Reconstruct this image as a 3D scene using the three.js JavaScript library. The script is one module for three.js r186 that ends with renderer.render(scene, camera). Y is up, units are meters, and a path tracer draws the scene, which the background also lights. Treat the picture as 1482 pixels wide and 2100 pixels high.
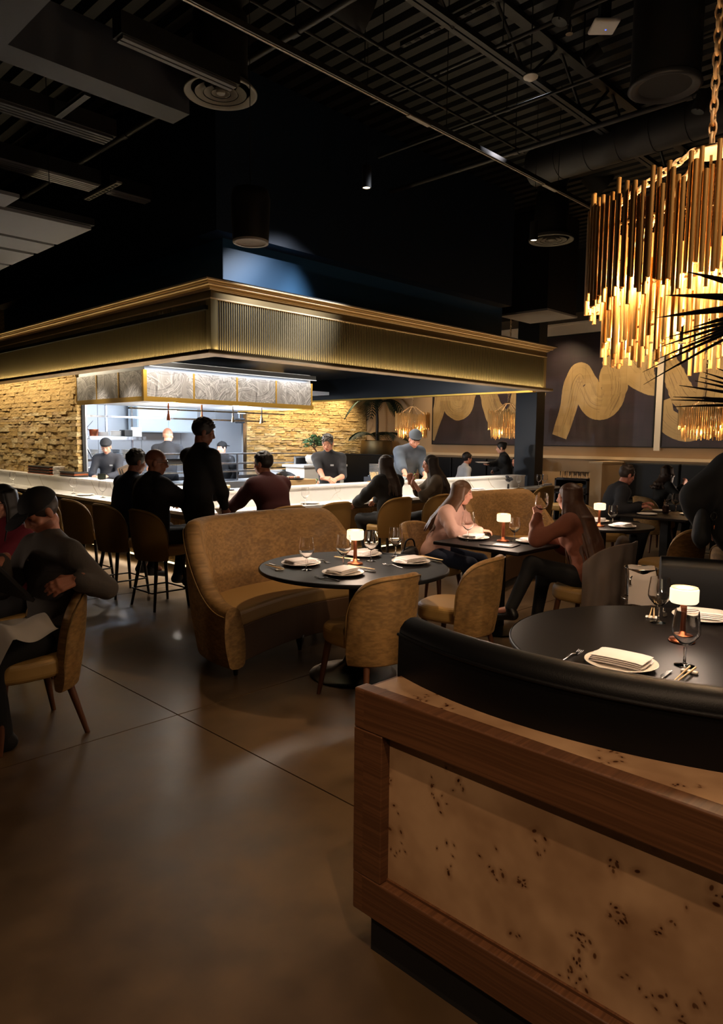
import * as THREE from 'three';
import { mergeGeometries, mergeVertices, toCreasedNormals } from 'three/addons/utils/BufferGeometryUtils.js';
import { RoundedBoxGeometry } from 'three/addons/geometries/RoundedBoxGeometry.js';
import { RectAreaLightUniformsLib } from 'three/addons/lights/RectAreaLightUniformsLib.js';

// ------------------------------------------------------------------ camera, exposure, lights
const scene = new THREE.Scene();
scene.background = new THREE.Color(0x000000);
const camera = new THREE.PerspectiveCamera(71.932, 1482 / 2100, 0.05, 60);
camera.position.set(0, 1.6, 0);
camera.rotation.order = 'YXZ';
camera.rotation.set(-0.10167, -0.79829, 0.01031);
const renderer = new THREE.WebGLRenderer({ antialias: true });
renderer.toneMapping = THREE.LinearToneMapping;
renderer.toneMappingExposure = 2.2;
renderer.shadowMap.enabled = true;
RectAreaLightUniformsLib.init();

const WARM = 0xffd6ae, GOLD = 0xffdb95, COOL = 0xe4efff, NEUTRAL = 0xfff0dc;
function spot(x, y, z, tx, ty, tz, cd, ang, color, pen = 0.6, radius = 2) {
  const l = new THREE.SpotLight(color, cd, 0, ang, pen, 2);
  l.position.set(x, y, z); l.target.position.set(tx, ty, tz);
  l.castShadow = true; l.shadow.radius = radius; l.shadow.mapSize.set(1024, 1024); l.shadow.bias = -0.0005;
  scene.add(l, l.target); return l;
}
function area(x, y, z, tx, ty, tz, w, h, nits, color) {
  const l = new THREE.RectAreaLight(color, nits, w, h);
  l.position.set(x, y, z); l.lookAt(tx, ty, tz); scene.add(l); return l;
}
function bulb(x, y, z, cd, color, radius = 1) {
  const l = new THREE.PointLight(color, cd, 0, 2);
  l.position.set(x, y, z); l.castShadow = true; l.shadow.radius = radius; scene.add(l); return l;
}
// warm glow running along the lip of the canopy, washing up the fluted brass
area(7.17, 2.475, -5.915, 7.17, 3.2, -6.02, 6.25, 0.03, 11, 0xffe6b4);
area(3.945, 2.475, -9.0, 4.05, 3.2, -9.0, 6.0, 0.03, 8, 0xffe6b4);
// cool work light over the open kitchen and the inside of the sushi counter
area(7.2, 2.70, -7.5, 7.2, 0, -7.7, 5.6, 0.25, 8, NEUTRAL);
area(4.95, 2.70, -9.6, 4.95, 0, -9.6, 0.25, 4.6, 9, NEUTRAL);
area(7.4, 2.46, -12.2, 7.4, 0, -12.6, 4.6, 0.5, 12, COOL);
// ------------------------------------------------------------------ helpers
function rng(s) { return () => { s = (s + 0x6d2b79f5) | 0; let t = Math.imul(s ^ (s >>> 15), 1 | s); t = (t + Math.imul(t ^ (t >>> 7), 61 | t)) ^ t; return ((t ^ (t >>> 14)) >>> 0) / 4294967296; }; }
const V = (x, y, z) => new THREE.Vector3(x, y, z);
const R = THREE.MathUtils.degToRad, clamp = THREE.MathUtils.clamp, lerp = THREE.MathUtils.lerp, sstep = THREE.MathUtils.smoothstep;
const used = new Map();
function numbered(name) { const n = used.get(name) || 0; used.set(name, n + 1); return n ? name + '_' + String(n).padStart(3, '0') : name; }
function finish(o) { o.traverse((m) => { if (m.isMesh) { m.castShadow = true; m.receiveShadow = true; } }); return o; }
function tag(o, label, category, group, kind) { o.userData = {}; if (label) o.userData.label = label; if (category) o.userData.category = category; if (group) o.userData.group = group; if (kind) o.userData.kind = kind; return o; }
function thing(name, label, category, [x, y, z] = [0, 0, 0], turn = 0, group) {
  const o = new THREE.Group(); o.name = numbered(name); scene.add(o); o.position.set(x, y, z); o.rotation.y = turn; return tag(o, label, category, group);
}
function part(parent, name, geo, mat, label) {
  const m = new THREE.Mesh(geo, mat); m.castShadow = m.receiveShadow = true;
  if (parent === scene) m.name = numbered(name);
  else { let n = 0; for (const c of parent.children) if (c.name === name || c.name.startsWith(name + '_0')) n++; m.name = n ? name + '_' + String(n).padStart(3, '0') : name; }
  parent.add(m); if (label) m.userData.label = label; return m;
}
function struct(name, geo, mat) { const m = part(scene, name, geo, mat); m.userData.kind = 'structure'; return m; }
function single(name, label, category, geo, mat, pos = [0, 0, 0], turn = 0, group) { const m = part(scene, name, geo, mat); m.position.set(...pos); m.rotation.y = turn; return tag(m, label, category, group); }
function copy(o, [x, y, z], turn, label, group) {
  const c = o.clone(); c.name = numbered(o.name.replace(/_\d\d\d$/, '')); scene.add(c); c.position.set(x, y, z); c.rotation.set(0, turn, 0);
  c.userData = { ...o.userData }; if (label) c.userData.label = label; if (group) c.userData.group = group; return c;
}
const mg = (list) => mergeGeometries(list.map((g) => { const q = g.index ? g.toNonIndexed() : g; for (const k of Object.keys(q.attributes)) if (!['position', 'normal', 'uv'].includes(k)) q.deleteAttribute(k); return q; }), false);
// uv in metres, from the dominant direction of each face
function uvm(geo, s = 1) {
  const g = geo.index ? geo.toNonIndexed() : geo, p = g.attributes.position, uv = new Float32Array(p.count * 2);
  const a = V(), b = V(), c = V(), n = V();
  for (let i = 0; i < p.count; i += 3) {
    a.fromBufferAttribute(p, i); b.fromBufferAttribute(p, i + 1); c.fromBufferAttribute(p, i + 2);
    n.crossVectors(b.clone().sub(a), c.clone().sub(a)); const ax = Math.abs(n.x), ay = Math.abs(n.y), az = Math.abs(n.z);
    [a, b, c].forEach((v, k) => { const [u, w] = ay >= ax && ay >= az ? [v.x, v.z] : ax >= az ? [v.z, v.y] : [v.x, v.y]; uv[(i + k) * 2] = u * s; uv[(i + k) * 2 + 1] = w * s; });
  }
  g.setAttribute('uv', new THREE.BufferAttribute(uv, 2)); return g;
}
const bx = (w, h, d, x = 0, y = 0, z = 0) => uvm(new THREE.BoxGeometry(w, h, d).translate(x, y, z));
const rb = (w, h, d, r, x = 0, y = 0, z = 0, seg = 2) => uvm(new RoundedBoxGeometry(w, h, d, seg, r).translate(x, y, z));
const span = (x0, x1, y0, y1, z0, z1) => bx(Math.abs(x1 - x0), Math.abs(y1 - y0), Math.abs(z1 - z0), (x0 + x1) / 2, (y0 + y1) / 2, (z0 + z1) / 2);
const cyl = (r0, r1, h, x = 0, y = 0, z = 0, n = 24) => new THREE.CylinderGeometry(r1, r0, h, n).translate(x, y + h / 2, z);   // base at y
function rod(a, b, r0, r1 = r0, n = 12) { const d = b.clone().sub(a), g = new THREE.CylinderGeometry(r1, r0, d.length(), n).translate(0, d.length() / 2, 0); g.applyQuaternion(new THREE.Quaternion().setFromUnitVectors(V(0, 1, 0), d.normalize())); return g.translate(a.x, a.y, a.z); }
const lathe = (pts, n = 40) => new THREE.LatheGeometry(pts.map(([x, y]) => new THREE.Vector2(x, y)), n);
const tube = (pts, r, seg = 32, rs = 8, closed = false) => new THREE.TubeGeometry(new THREE.CatmullRomCurve3(pts, closed), seg, r, rs, closed);
function grid(nu, nv, fn, closeU = false, closeV = false) {   // fn(u, v) -> Vector3
  const pos = [], uv = [], idx = [];
  for (let i = 0; i <= nu; i++) for (let j = 0; j <= nv; j++) { const p = fn(i / nu, j / nv); pos.push(p.x, p.y, p.z); uv.push(p.u ?? i / nu, p.v ?? j / nv); }
  for (let i = 0; i < nu; i++) for (let j = 0; j < nv; j++) { const a = i * (nv + 1) + j, b = a + nv + 1; idx.push(a, b, a + 1, b, b + 1, a + 1); }
  const g = new THREE.BufferGeometry(); g.setAttribute('position', new THREE.Float32BufferAttribute(pos, 3)); g.setAttribute('uv', new THREE.Float32BufferAttribute(uv, 2)); g.setIndex(idx); g.computeVertexNormals(); return g;
}
// extrude an outline lying in the x-z plane upward, edges rounded
function slab(outline, y0, h, bevel = 0.01, seg = 3) {
  const s = new THREE.Shape(outline.map(([x, z]) => new THREE.Vector2(x, -z)));
  return new THREE.ExtrudeGeometry(s, { depth: Math.max(0.0005, h - 2 * bevel), bevelEnabled: bevel > 0, bevelThickness: bevel, bevelSize: bevel, bevelOffset: -bevel, bevelSegments: seg, curveSegments: 24 }).translate(0, 0, bevel).rotateX(-Math.PI / 2).translate(0, y0, 0);
}
// ------------------------------------------------------------------ noise and textures
function lattice(seed, n) { const r = rng(seed), a = new Float32Array(n * n); for (let i = 0; i < a.length; i++) a[i] = r(); return a; }
function noise(seed, n) {      // periodic value noise over n cells, argument 0..1
  const a = lattice(seed, n);
  return (u, v) => { u = (u - Math.floor(u)) * n; v = (v - Math.floor(v)) * n; const i = Math.floor(u), j = Math.floor(v), fu = u - i, fv = v - j, su = fu * fu * (3 - 2 * fu), sv = fv * fv * (3 - 2 * fv);
    const i1 = (i + 1) % n, j1 = (j + 1) % n, i0 = i % n, j0 = j % n; return lerp(lerp(a[i0 + j0 * n], a[i1 + j0 * n], su), lerp(a[i0 + j1 * n], a[i1 + j1 * n], su), sv); };
}
function fbm(seed, n, oct = 4, gain = 0.5) { const ns = []; for (let o = 0; o < oct; o++) ns.push(noise(seed + o * 17, n << o)); return (u, v) => { let s = 0, w = 1, t = 0; for (const f of ns) { s += w * f(u, v); t += w; w *= gain; } return s / t; }; }
function tex(w, h, fn, { srgb = false, rep = [1, 1] } = {}) {
  const d = new Uint8Array(w * h * 4);
  for (let j = 0; j < h; j++) for (let i = 0; i < w; i++) { const c = fn((i + 0.5) / w, (j + 0.5) / h), k = (j * w + i) * 4; if (typeof c === 'number') d[k] = d[k + 1] = d[k + 2] = clamp(c, 0, 1) * 255; else { d[k] = clamp(c[0], 0, 1) * 255; d[k + 1] = clamp(c[1], 0, 1) * 255; d[k + 2] = clamp(c[2], 0, 1) * 255; } d[k + 3] = 255; }
  const t = new THREE.DataTexture(d, w, h); t.wrapS = t.wrapT = THREE.RepeatWrapping; t.magFilter = THREE.LinearFilter; t.minFilter = THREE.LinearMipmapLinearFilter; t.generateMipmaps = true; t.repeat.set(...rep); if (srgb) t.colorSpace = THREE.SRGBColorSpace; t.needsUpdate = true; return t;
}
const mix3 = (a, b, t) => [lerp(a[0], b[0], t), lerp(a[1], b[1], t), lerp(a[2], b[2], t)];
const hex3 = (h) => [(h >> 16) / 255, ((h >> 8) & 255) / 255, (h & 255) / 255];
function canvasTex(w, h, draw, srgb = true) { const c = document.createElement('canvas'); c.width = w; c.height = h; draw(c.getContext('2d'), w, h); const t = new THREE.CanvasTexture(c); if (srgb) t.colorSpace = THREE.SRGBColorSpace; t.wrapS = t.wrapT = THREE.RepeatWrapping; t.anisotropy = 8; return t; }
const std = (color, roughness = 0.6, metalness = 0, extra = {}) => new THREE.MeshStandardMaterial({ color, roughness, metalness, ...extra });
const phys = (color, roughness = 0.6, metalness = 0, extra = {}) => new THREE.MeshPhysicalMaterial({ color, roughness, metalness, ...extra });

// ------------------------------------------------------------------ materials
const T = {};
{ const a = fbm(1, 4, 6, 0.6), b = fbm(9, 24, 4), c = fbm(33, 3, 3);
  T.concrete = tex(1024, 1024, (u, v) => { const t = 0.55 * a(u, v) + 0.3 * b(u, v) + 0.15 * c(u, v); return mix3(hex3(0x443422), hex3(0x665036), sstep(t, 0.25, 0.75)); }, { srgb: true, rep: [1 / 3, 1 / 3] });
  T.concreteRough = tex(512, 512, (u, v) => 0.34 + 0.3 * b(u, v) * a(v, u), { rep: [1 / 3, 1 / 3] }); }
{ const a = fbm(5, 6, 5, 0.6), b = fbm(51, 40, 3), c = fbm(71, 5, 4);
  T.velvet = tex(1024, 1024, (u, v) => { const t = 0.4 * a(u, v * 2) + 0.5 * b(u, v * 2) + 0.2 * c(u, v); return mix3(hex3(0x755830), hex3(0xa27c48), sstep(t, 0.28, 0.85)); }, { srgb: true, rep: [1.1, 1.1] });
  T.velvetRough = tex(512, 512, (u, v) => 0.45 + 0.5 * a(u, v * 2.3), { rep: [1.1, 1.1] }); }
{ const w = fbm(3, 2, 5), f = fbm(43, 3, 4), g = noise(7, 190), g2 = noise(8, 61);
  T.walnut = tex(1024, 512, (u, v) => { const q = v + 0.06 * w(u, v), s = 0.5 * g(u * 0.03, q) + 0.3 * g2(u * 0.06, q) + 0.35 * f(u * 0.5, q); return mix3(hex3(0x54351f), hex3(0x6a452b), sstep(s, 0.3, 0.85)); }, { srgb: true, rep: [0.7, 1.6] }); }
{ // burl veneer: pale cloudy ground with clusters of dark eyes
  const a = fbm(21, 3, 5, 0.6), b = fbm(22, 9, 4), c = fbm(61, 2, 4);
  const N = 1024, eyes = [], r = rng(404);
  for (let k = 0; k < 85; k++) { const cx = r(), cy = r(), sp = 0.012 + 0.032 * r(), n = 2 + Math.floor(r() * r() * 14); for (let i = 0; i < n; i++) { const an = r() * 6.28, q = sp * Math.sqrt(r()); eyes.push([cx + Math.cos(an) * q, cy + Math.sin(an) * q * 1.2, 0.0023 + 0.0055 * r() * r(), r() * 3.14, 0.55 + 0.45 * r()]); } }
  const dk = new Float32Array(N * N);
  for (const [cx, cy, rad, an, st] of eyes) { const R4 = Math.ceil(rad * 5 * N); for (let y = -R4; y <= R4; y++) for (let x = -R4; x <= R4; x++) { const X = x / N, Y = y / N, p = X * Math.cos(an) + Y * Math.sin(an), q = (-X * Math.sin(an) + Y * Math.cos(an)) * 1.7, d = Math.hypot(p, q) / rad, i = ((Math.round(cx * N) + x) % N + N) % N, j = ((Math.round(cy * N) + y) % N + N) % N, s = st * (1 - sstep(d, 0.7, 1.3)) + 0.28 * st * (1 - sstep(d, 1, 4.6)); dk[j * N + i] = Math.max(dk[j * N + i], s); } }
  T.burl = tex(N, N, (u, v) => { const t = 0.55 * a(u + 0.12 * c(v, u), v + 0.15 * c(u, v)) + 0.3 * b(u, v) + 0.2 * c(u, v); const base = mix3(hex3(0x8a6849), hex3(0xc09c76), sstep(t, 0.3, 0.75)); return mix3(base, hex3(0x43240f), dk[Math.min(N - 1, Math.floor(v * N)) * N + Math.min(N - 1, Math.floor(u * N))]); }, { srgb: true, rep: [0.95, 0.95] }); }
{ const w = fbm(81, 2, 5, 0.55), w2 = fbm(91, 3, 5, 0.55), g = fbm(99, 5, 4);
  T.marble = tex(1024, 512, (u, v) => { const d = Math.abs(Math.sin((u * 2 + v * 1 + 0.55 * w(u, v)) * Math.PI * 2)), e = Math.abs(Math.sin((u * 3 - v * 2 + 0.8 * w2(u, v)) * Math.PI)), s = 0.85 * (1 - sstep(d, 0.0, 0.055)) * sstep(w2(v, u), 0.45, 0.62) + 0.5 * (1 - sstep(e, 0, 0.03)) * sstep(w(v, u), 0.5, 0.66); return mix3(mix3(hex3(0xf0ede8), hex3(0xd9d6d2), g(u, v) * 0.6), hex3(0x877453), clamp(s, 0, 1)); }, { srgb: true, rep: [0.42, 0.84] }); }
{ const a = fbm(111, 8, 4), b = fbm(112, 48, 3);
  T.stoneBump = tex(512, 512, (u, v) => 0.6 * a(u, v * 2) + 0.4 * b(u, v * 2), { rep: [2.2, 2.2] });
  T.stone = tex(512, 512, (u, v) => { const t = 0.6 * a(u, v * 2) + 0.4 * b(u, v); return mix3([0.72, 0.68, 0.6], [1, 1, 1], sstep(t, 0.3, 0.65)); }, { srgb: true, rep: [1.7, 1.7] }); }
{ // hand-swirled brushed steel: every stroke is a bundle of fine arcs
  T.swirl = canvasTex(1024, 1024, (c, w, h) => { c.fillStyle = '#a5a19e'; c.fillRect(0, 0, w, h); const r = rng(77);
    for (let k = 0; k < 420; k++) { const x = r() * w, y = r() * h, R0 = 20 + r() * r() * 330, a0 = r() * 6.28, len = 0.35 + r() * 1.3, n = 6 + Math.floor(r() * 9), ex = 0.55 + r() * 0.5, ro = r() * 6.28;
      for (let i = 0; i < n; i++) { const s = 95 + Math.floor(r() * 160); c.strokeStyle = `rgba(${s},${s - 2},${s - 3},0.36)`; c.lineWidth = 2 + r() * 9; for (const ox of [-w, 0, w]) for (const oy of [-h, 0, h]) { if (x + ox < -480 || x + ox > w + 480 || y + oy < -480 || y + oy > h + 480) continue; c.beginPath(); c.ellipse(x + ox, y + oy, R0 + i * 5.5, (R0 + i * 5.5) * ex, ro, a0, a0 + len); c.stroke(); } } } }); }
{ const n1 = noise(131, 256), n2 = noise(132, 64);
  T.brushV = tex(512, 256, (u, v) => 0.35 + 0.4 * n1(u, v * 0.02) + 0.25 * n2(u, v * 0.05), { rep: [1, 1] }); }
{ const a = fbm(141, 64, 3), b = fbm(142, 16, 3); T.cloth = tex(256, 256, (u, v) => 0.6 * a(u, v) + 0.4 * b(u, v), { rep: [6, 6] });
  T.leather = tex(512, 512, (u, v) => { const t = a(u, v); return Math.abs(t - 0.5) * 2; }, { rep: [4, 4] }); }
T.swirl.repeat.set(0.62, 0.62);
const M = {
  floor: phys(0xffffff, 1, 0, { map: T.concrete, roughnessMap: T.concreteRough, clearcoat: 0.22, clearcoatRoughness: 0.3 }),
  joint: std(0x0d0a07, 0.9),
  black: std(0x0b0b0c, 0.75), blackDeck: std(0x1b1b1d, 0.7), blackPipe: std(0x202022, 0.5, 0.2), blackGloss: phys(0x0b0d10, 0.34, 0, { clearcoat: 0.3, clearcoatRoughness: 0.25 }),
  blackWall: phys(0x0a0d12, 0.42), duct: std(0x222224, 0.55, 0.2), greyPanel: std(0x6a6a6c, 0.85), whitePlastic: std(0xdedede, 0.5), ventGrey: std(0x77736e, 0.5),
  cream: std(0xcbb38f, 0.8), plaster: std(0xb89a74, 0.85), trimWhite: std(0xd8cdbb, 0.6),
  brass: phys(0xbb9f70, 0.45, 0.5), brassDark: phys(0x7c6a4a, 0.45, 0.9), brassPale: phys(0xdcc096, 0.5, 0.3), rodBrass: phys(0xc79d5c, 0.45, 0.45), gold: phys(0xc9a04a, 0.35, 0.9),
  copper: phys(0xb56a48, 0.28, 1), chrome: phys(0xd8d8da, 0.12, 1), steel: phys(0xc2c5c9, 0.3, 1, { roughnessMap: T.brushV }), steelDull: phys(0xb4b8bd, 0.42, 0.9), pewter: phys(0x3a3937, 0.3, 1),
  velvet: phys(0xffffff, 1, 0, { map: T.velvet, roughnessMap: T.velvetRough, sheen: 1, sheenRoughness: 0.45, sheenColor: new THREE.Color(0x8a6a34) }),
  velvetPlain: phys(0x96743a, 0.75, 0, { sheen: 0.8, sheenRoughness: 0.5, sheenColor: new THREE.Color(0x7a5a2a) }), piping: std(0x7a5d2c, 0.7),
  seatVinyl: phys(0xa5824a, 0.5), legWood: phys(0x5a3520, 0.45), legDark: std(0x1b120c, 0.5),
  walnut: phys(0xffffff, 0.45, 0, { map: T.walnut }), burl: phys(0xffffff, 0.38, 0, { map: T.burl, clearcoat: 0.25, clearcoatRoughness: 0.3 }),
  leather: phys(0x070708, 0.45, 0, { bumpMap: T.leather, bumpScale: 0.00018, specularIntensity: 0.45 }), tableTop: phys(0x0d0a0a, 0.45, 0, { specularIntensity: 0.4 }), tableBlack: std(0x08080a, 0.5),
  marble: phys(0xffffff, 0.22, 0, { map: T.marble }), marbleWhite: phys(0xf1eeea, 0.25),
  swirl: phys(0xffffff, 0.36, 0.55, { map: T.swirl, bumpMap: T.swirl, bumpScale: 0.0006 }),
  paper: std(0xe9e6e0, 0.8), linen: std(0xe6e0de, 0.85, 0, { bumpMap: T.cloth, bumpScale: 0.0004 }), china: phys(0xe9e2d8, 0.2), woodLight: std(0xcaa471, 0.55), woodPlate: std(0xc59a66, 0.6), bambooLight: std(0xe0c394, 0.6), darkBoard: std(0x181412, 0.5),
  glass: phys(0xffffff, 0.0, 0, { transmission: 1, thickness: 0.002, ior: 1.5 }), water: phys(0xffffff, 0, 0, { transmission: 1, thickness: 0, ior: 1.33 }),
  shade: std(0xfff2e0, 0.6, 0, { emissive: 0xffecc4, emissiveIntensity: 0.55 }), lampOn: std(0xffffff, 0.5, 0, { emissive: 0xffe6c0, emissiveIntensity: 2.5 }),
  ledWarm: std(0xffffff, 0.5, 0, { emissive: 0xffdc9c, emissiveIntensity: 1.6 }), ledCool: std(0xffffff, 0.5, 0, { emissive: 0xeaf3ff, emissiveIntensity: 0.25 }),
  leaf: std(0x1c2a1a, 0.55, 0, { side: THREE.DoubleSide }), leafGreen: std(0x46663c, 0.6, 0, { side: THREE.DoubleSide }), leafBlack: std(0x10130f, 0.6, 0, { side: THREE.DoubleSide }), soil: std(0x1d1510, 0.95),
};
// ================================================================== THE SETTING
{ // polished concrete, cut into slabs by saw joints
  const f = new THREE.Group(); f.name = 'floor'; f.userData.kind = 'structure'; scene.add(f);
  part(f, 'floor_base', span(-6, 16, -0.3, -0.012, -17, 6), M.joint);
  const xs = [-6, -1.1, 2.1, 5.3, 8.5, 11.7, 16], zs = [-17, -13.12, -9.92, -6.72, -3.52, -0.32, 6], g = 0.004;
  for (let i = 0; i < xs.length - 1; i++) for (let j = 0; j < zs.length - 1; j++) part(f, 'slab', span(xs[i] + g, xs[i + 1] - g, -0.015, 0, zs[j] + g, zs[j + 1] - g), M.floor);
}
struct('wall_left', span(-6.2, -6, 0, 5.3, -17, 6), M.black);
struct('wall_front', span(-6.2, 14.2, 0, 5.3, 6, 6.2), M.black);
struct('wall_right', span(14, 14.2, 0, 5.3, -17, 6), M.plaster);
struct('wall_back', span(-6.2, 14.2, 0, 5.3, -17.2, -17), M.black);
{ // corrugated steel deck, painted black
  const c = new THREE.Group(); c.name = 'ceiling'; c.userData.kind = 'structure'; scene.add(c);
  part(c, 'ceiling_slab', span(-6.2, 14.2, 5.42, 5.6, -17.2, 6.2), M.black);
  const pts = []; for (let x = -6; x < 14; x += 0.2) pts.push([x, 5.3], [x + 0.1, 5.3], [x + 0.125, 5.4], [x + 0.175, 5.4]); pts.push([14, 5.3]);
  const g = []; for (let i = 0; i < pts.length - 1; i++) { const q = new THREE.PlaneGeometry(1, 23), p = q.attributes.position; const [x0, y0] = pts[i], [x1, y1] = pts[i + 1]; p.setXYZ(0, x0, y0, 6); p.setXYZ(1, x1, y1, 6); p.setXYZ(2, x0, y0, -17); p.setXYZ(3, x1, y1, -17); q.computeVertexNormals(); g.push(q); }
  part(c, 'ceiling_deck', mg(g), new THREE.MeshStandardMaterial({ color: 0x151719, roughness: 0.6, side: THREE.DoubleSide }));
}
// ---- wall of the paintings: cream trim, wainscot and cove
struct('trim_1', mg([span(13.9, 14, 3.86, 4.06, -14, 4), span(13.86, 14, 4.06, 4.1, -14, 4)]), M.trimWhite);
struct('trim_2', mg([span(13.9, 14, 1.25, 1.31, -14, 4)]), M.cream);
struct('trim_3', span(13.93, 14, 1.45, 3.86, -8.44, -8.31), M.trimWhite);
struct('trim_4', span(13.93, 14, 1.45, 3.86, -5.61, -5.49), M.trimWhite);
struct('soffit_right', span(12.9, 14, 4.1, 5.3, -14, 4), M.black).name = 'beam';
// ---- stacked ledge stone
const stoneGeos = [1, 2, 3, 4, 5, 6].map((s) => { const r = rng(s * 31), g = new THREE.BoxGeometry(1, 1, 1, 3, 1, 1), p = g.attributes.position; const jit = {};
  for (let i = 0; i < p.count; i++) { const k = [p.getX(i), p.getY(i), p.getZ(i)].map((v) => v.toFixed(2)).join(); jit[k] ??= [r() - 0.5, r() - 0.5, r()]; const [a, b, c] = jit[k]; p.setXYZ(i, p.getX(i) + a * 0.05, p.getY(i) + b * 0.16, p.getZ(i) > 0 ? p.getZ(i) - c * 0.14 : p.getZ(i)); } return toCreasedNormals(uvm(g, 0.3), 0.6); });
const stoneMats = [0xd8bd84, 0xc9a96c, 0xb99a5e, 0xdcc798, 0xc2a678].map((c) => std(c, 0.88, 0, { map: T.stone, bumpMap: T.stoneBump, bumpScale: 0.006 }));
function stoneWall(name, place, L, y0, y1, ySplit, seed, maxParts) {   // place(s, y, d) -> {pos, turn}; individual stones up to ySplit, the rest one mass
  const w = new THREE.Group(); w.name = name; w.userData.kind = 'structure'; scene.add(w);
  const r = rng(seed), rest = []; let n = 0, y = y0;
  while (y < y1) { const h = 0.032 + r() * 0.05; let s = -r() * 0.2;
    while (s < L) { let l = 0.1 + r() * 0.34; const s0 = Math.max(0, s), s1 = Math.min(L, s + l); s += l; if (s1 - s0 < 0.03) continue;
      const d = 0.055 + r() * 0.022, gi = Math.floor(r() * 6), mi = Math.floor(r() * 5), { pos, turn } = place((s0 + s1) / 2, y + h / 2, d);
      const hh = h * (0.9 + 0.12 * r()), ll = s1 - s0 - 0.003;
      if (y < ySplit && n < maxParts) { const m = part(w, 'stone', stoneGeos[gi], stoneMats[mi]); m.position.set(...pos); m.rotation.y = turn; m.scale.set(ll, hh, 2 * d); n++; }
      else { const m = new THREE.Matrix4().compose(V(...pos), new THREE.Quaternion().setFromEuler(new THREE.Euler(0, turn, 0)), V(ll, hh, 2 * d)); rest.push(stoneGeos[gi].clone().applyMatrix4(m)); } }
    y += h; }
  if (rest.length) { const m = part(w, 'stones', mg(rest), stoneMats[1]); m.userData.kind = 'stuff'; }
  return w;
}
stoneWall('wall_1', (s, y) => ({ pos: [4.66, y, -10.42 - s], turn: -Math.PI / 2 }), 3.9, 0.9, 2.5, 9, 11, 300);
part(scene.getObjectByName('wall_1'), 'backing', span(4.68, 4.73, 0, 5.3, -14.4, -10.40), M.black);
stoneWall('wall_2', (s, y) => ({ pos: [4.66, y, -12.5 - s], turn: -Math.PI / 2 }), 1.8, 2.9, 4.4, 0, 17, 0);
stoneWall('wall_3', (s, y) => ({ pos: [9.95 + s, y, -13.5], turn: 0 }), 4.0, 0.92, 2.62, 9, 23, 300);
part(scene.getObjectByName('wall_3'), 'backing', span(9.9, 14, 0, 5.3, -13.75, -13.52), M.black);
// ---- kitchen shell in stainless steel, each sheet a panel
{ const k = new THREE.Group(); k.name = 'wall_kitchen'; k.userData.kind = 'structure'; scene.add(k);
  for (let i = 0; i < 5; i++) part(k, 'panel', span(4.9 + i * 1.0 + 0.004, 5.9 + i * 1.0 - 0.004, 0, 2.5, -14.6, -14.58), M.steelDull);
  part(k, 'panel', span(9.86, 9.9, 0, 2.5, -14.6, -13.5), M.steelDull); part(k, 'panel', span(4.74, 4.76, 0, 2.5, -14.6, -10.42), M.steelDull);
  part(k, 'corner_guard', span(9.84, 9.93, 0.9, 2.5, -13.5, -13.44), M.steel); part(k, 'kitchen_ceiling', span(4.7, 9.9, 2.5, 2.56, -14.6, -10.6), std(0xd8dade, 0.6)); }
// ---- the black bulkhead above the canopy
M.navy = phys(0x29506f, 0.3, 0, { clearcoat: 0.3, clearcoatRoughness: 0.25 }); M.navyWall = phys(0x0f2133, 0.55);
{ const b = new THREE.Group(); b.name = 'beam_1'; b.userData.kind = 'structure'; scene.add(b);
  part(b, 'lower_box', span(4.37, 9.55, 2.9, 3.67, -12.5, -6.3), M.navy); part(b, 'upper_box', span(4.16, 9.5, 3.66, 5.3, -12.5, -6.1), M.navyWall); }
{ const b = new THREE.Group(); b.name = 'beam_2'; b.userData.kind = 'structure'; scene.add(b);
  part(b, 'duct_shaft', span(10.35, 11.3, 3.72, 5.3, -6.85, -5.98), M.duct); part(b, 'bottom_panel', span(10.33, 11.32, 3.7, 3.73, -6.87, -5.96), std(0xb0aca6, 0.8)); }
{ const t = thing('booth_screen', 'low black leather screen in front of the tall palm', 'screen', [12.42, 0, -12.2]); part(t, 'panel', rb(0.08, 0.94, 2.4, 0.02, 0, 0.77, 0), M.leather); part(t, 'cap', span(-0.05, 0.05, 1.24, 1.26, -1.2, 1.2), M.black); part(t, 'plinth', span(-0.03, 0.03, 0, 0.31, -1.18, 1.18), M.black); }
struct('column_1', rb(0.3, 4.1, 0.46, 0.006, 12.1, 2.05, -7.28), std(0x15161a, 0.5));
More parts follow.
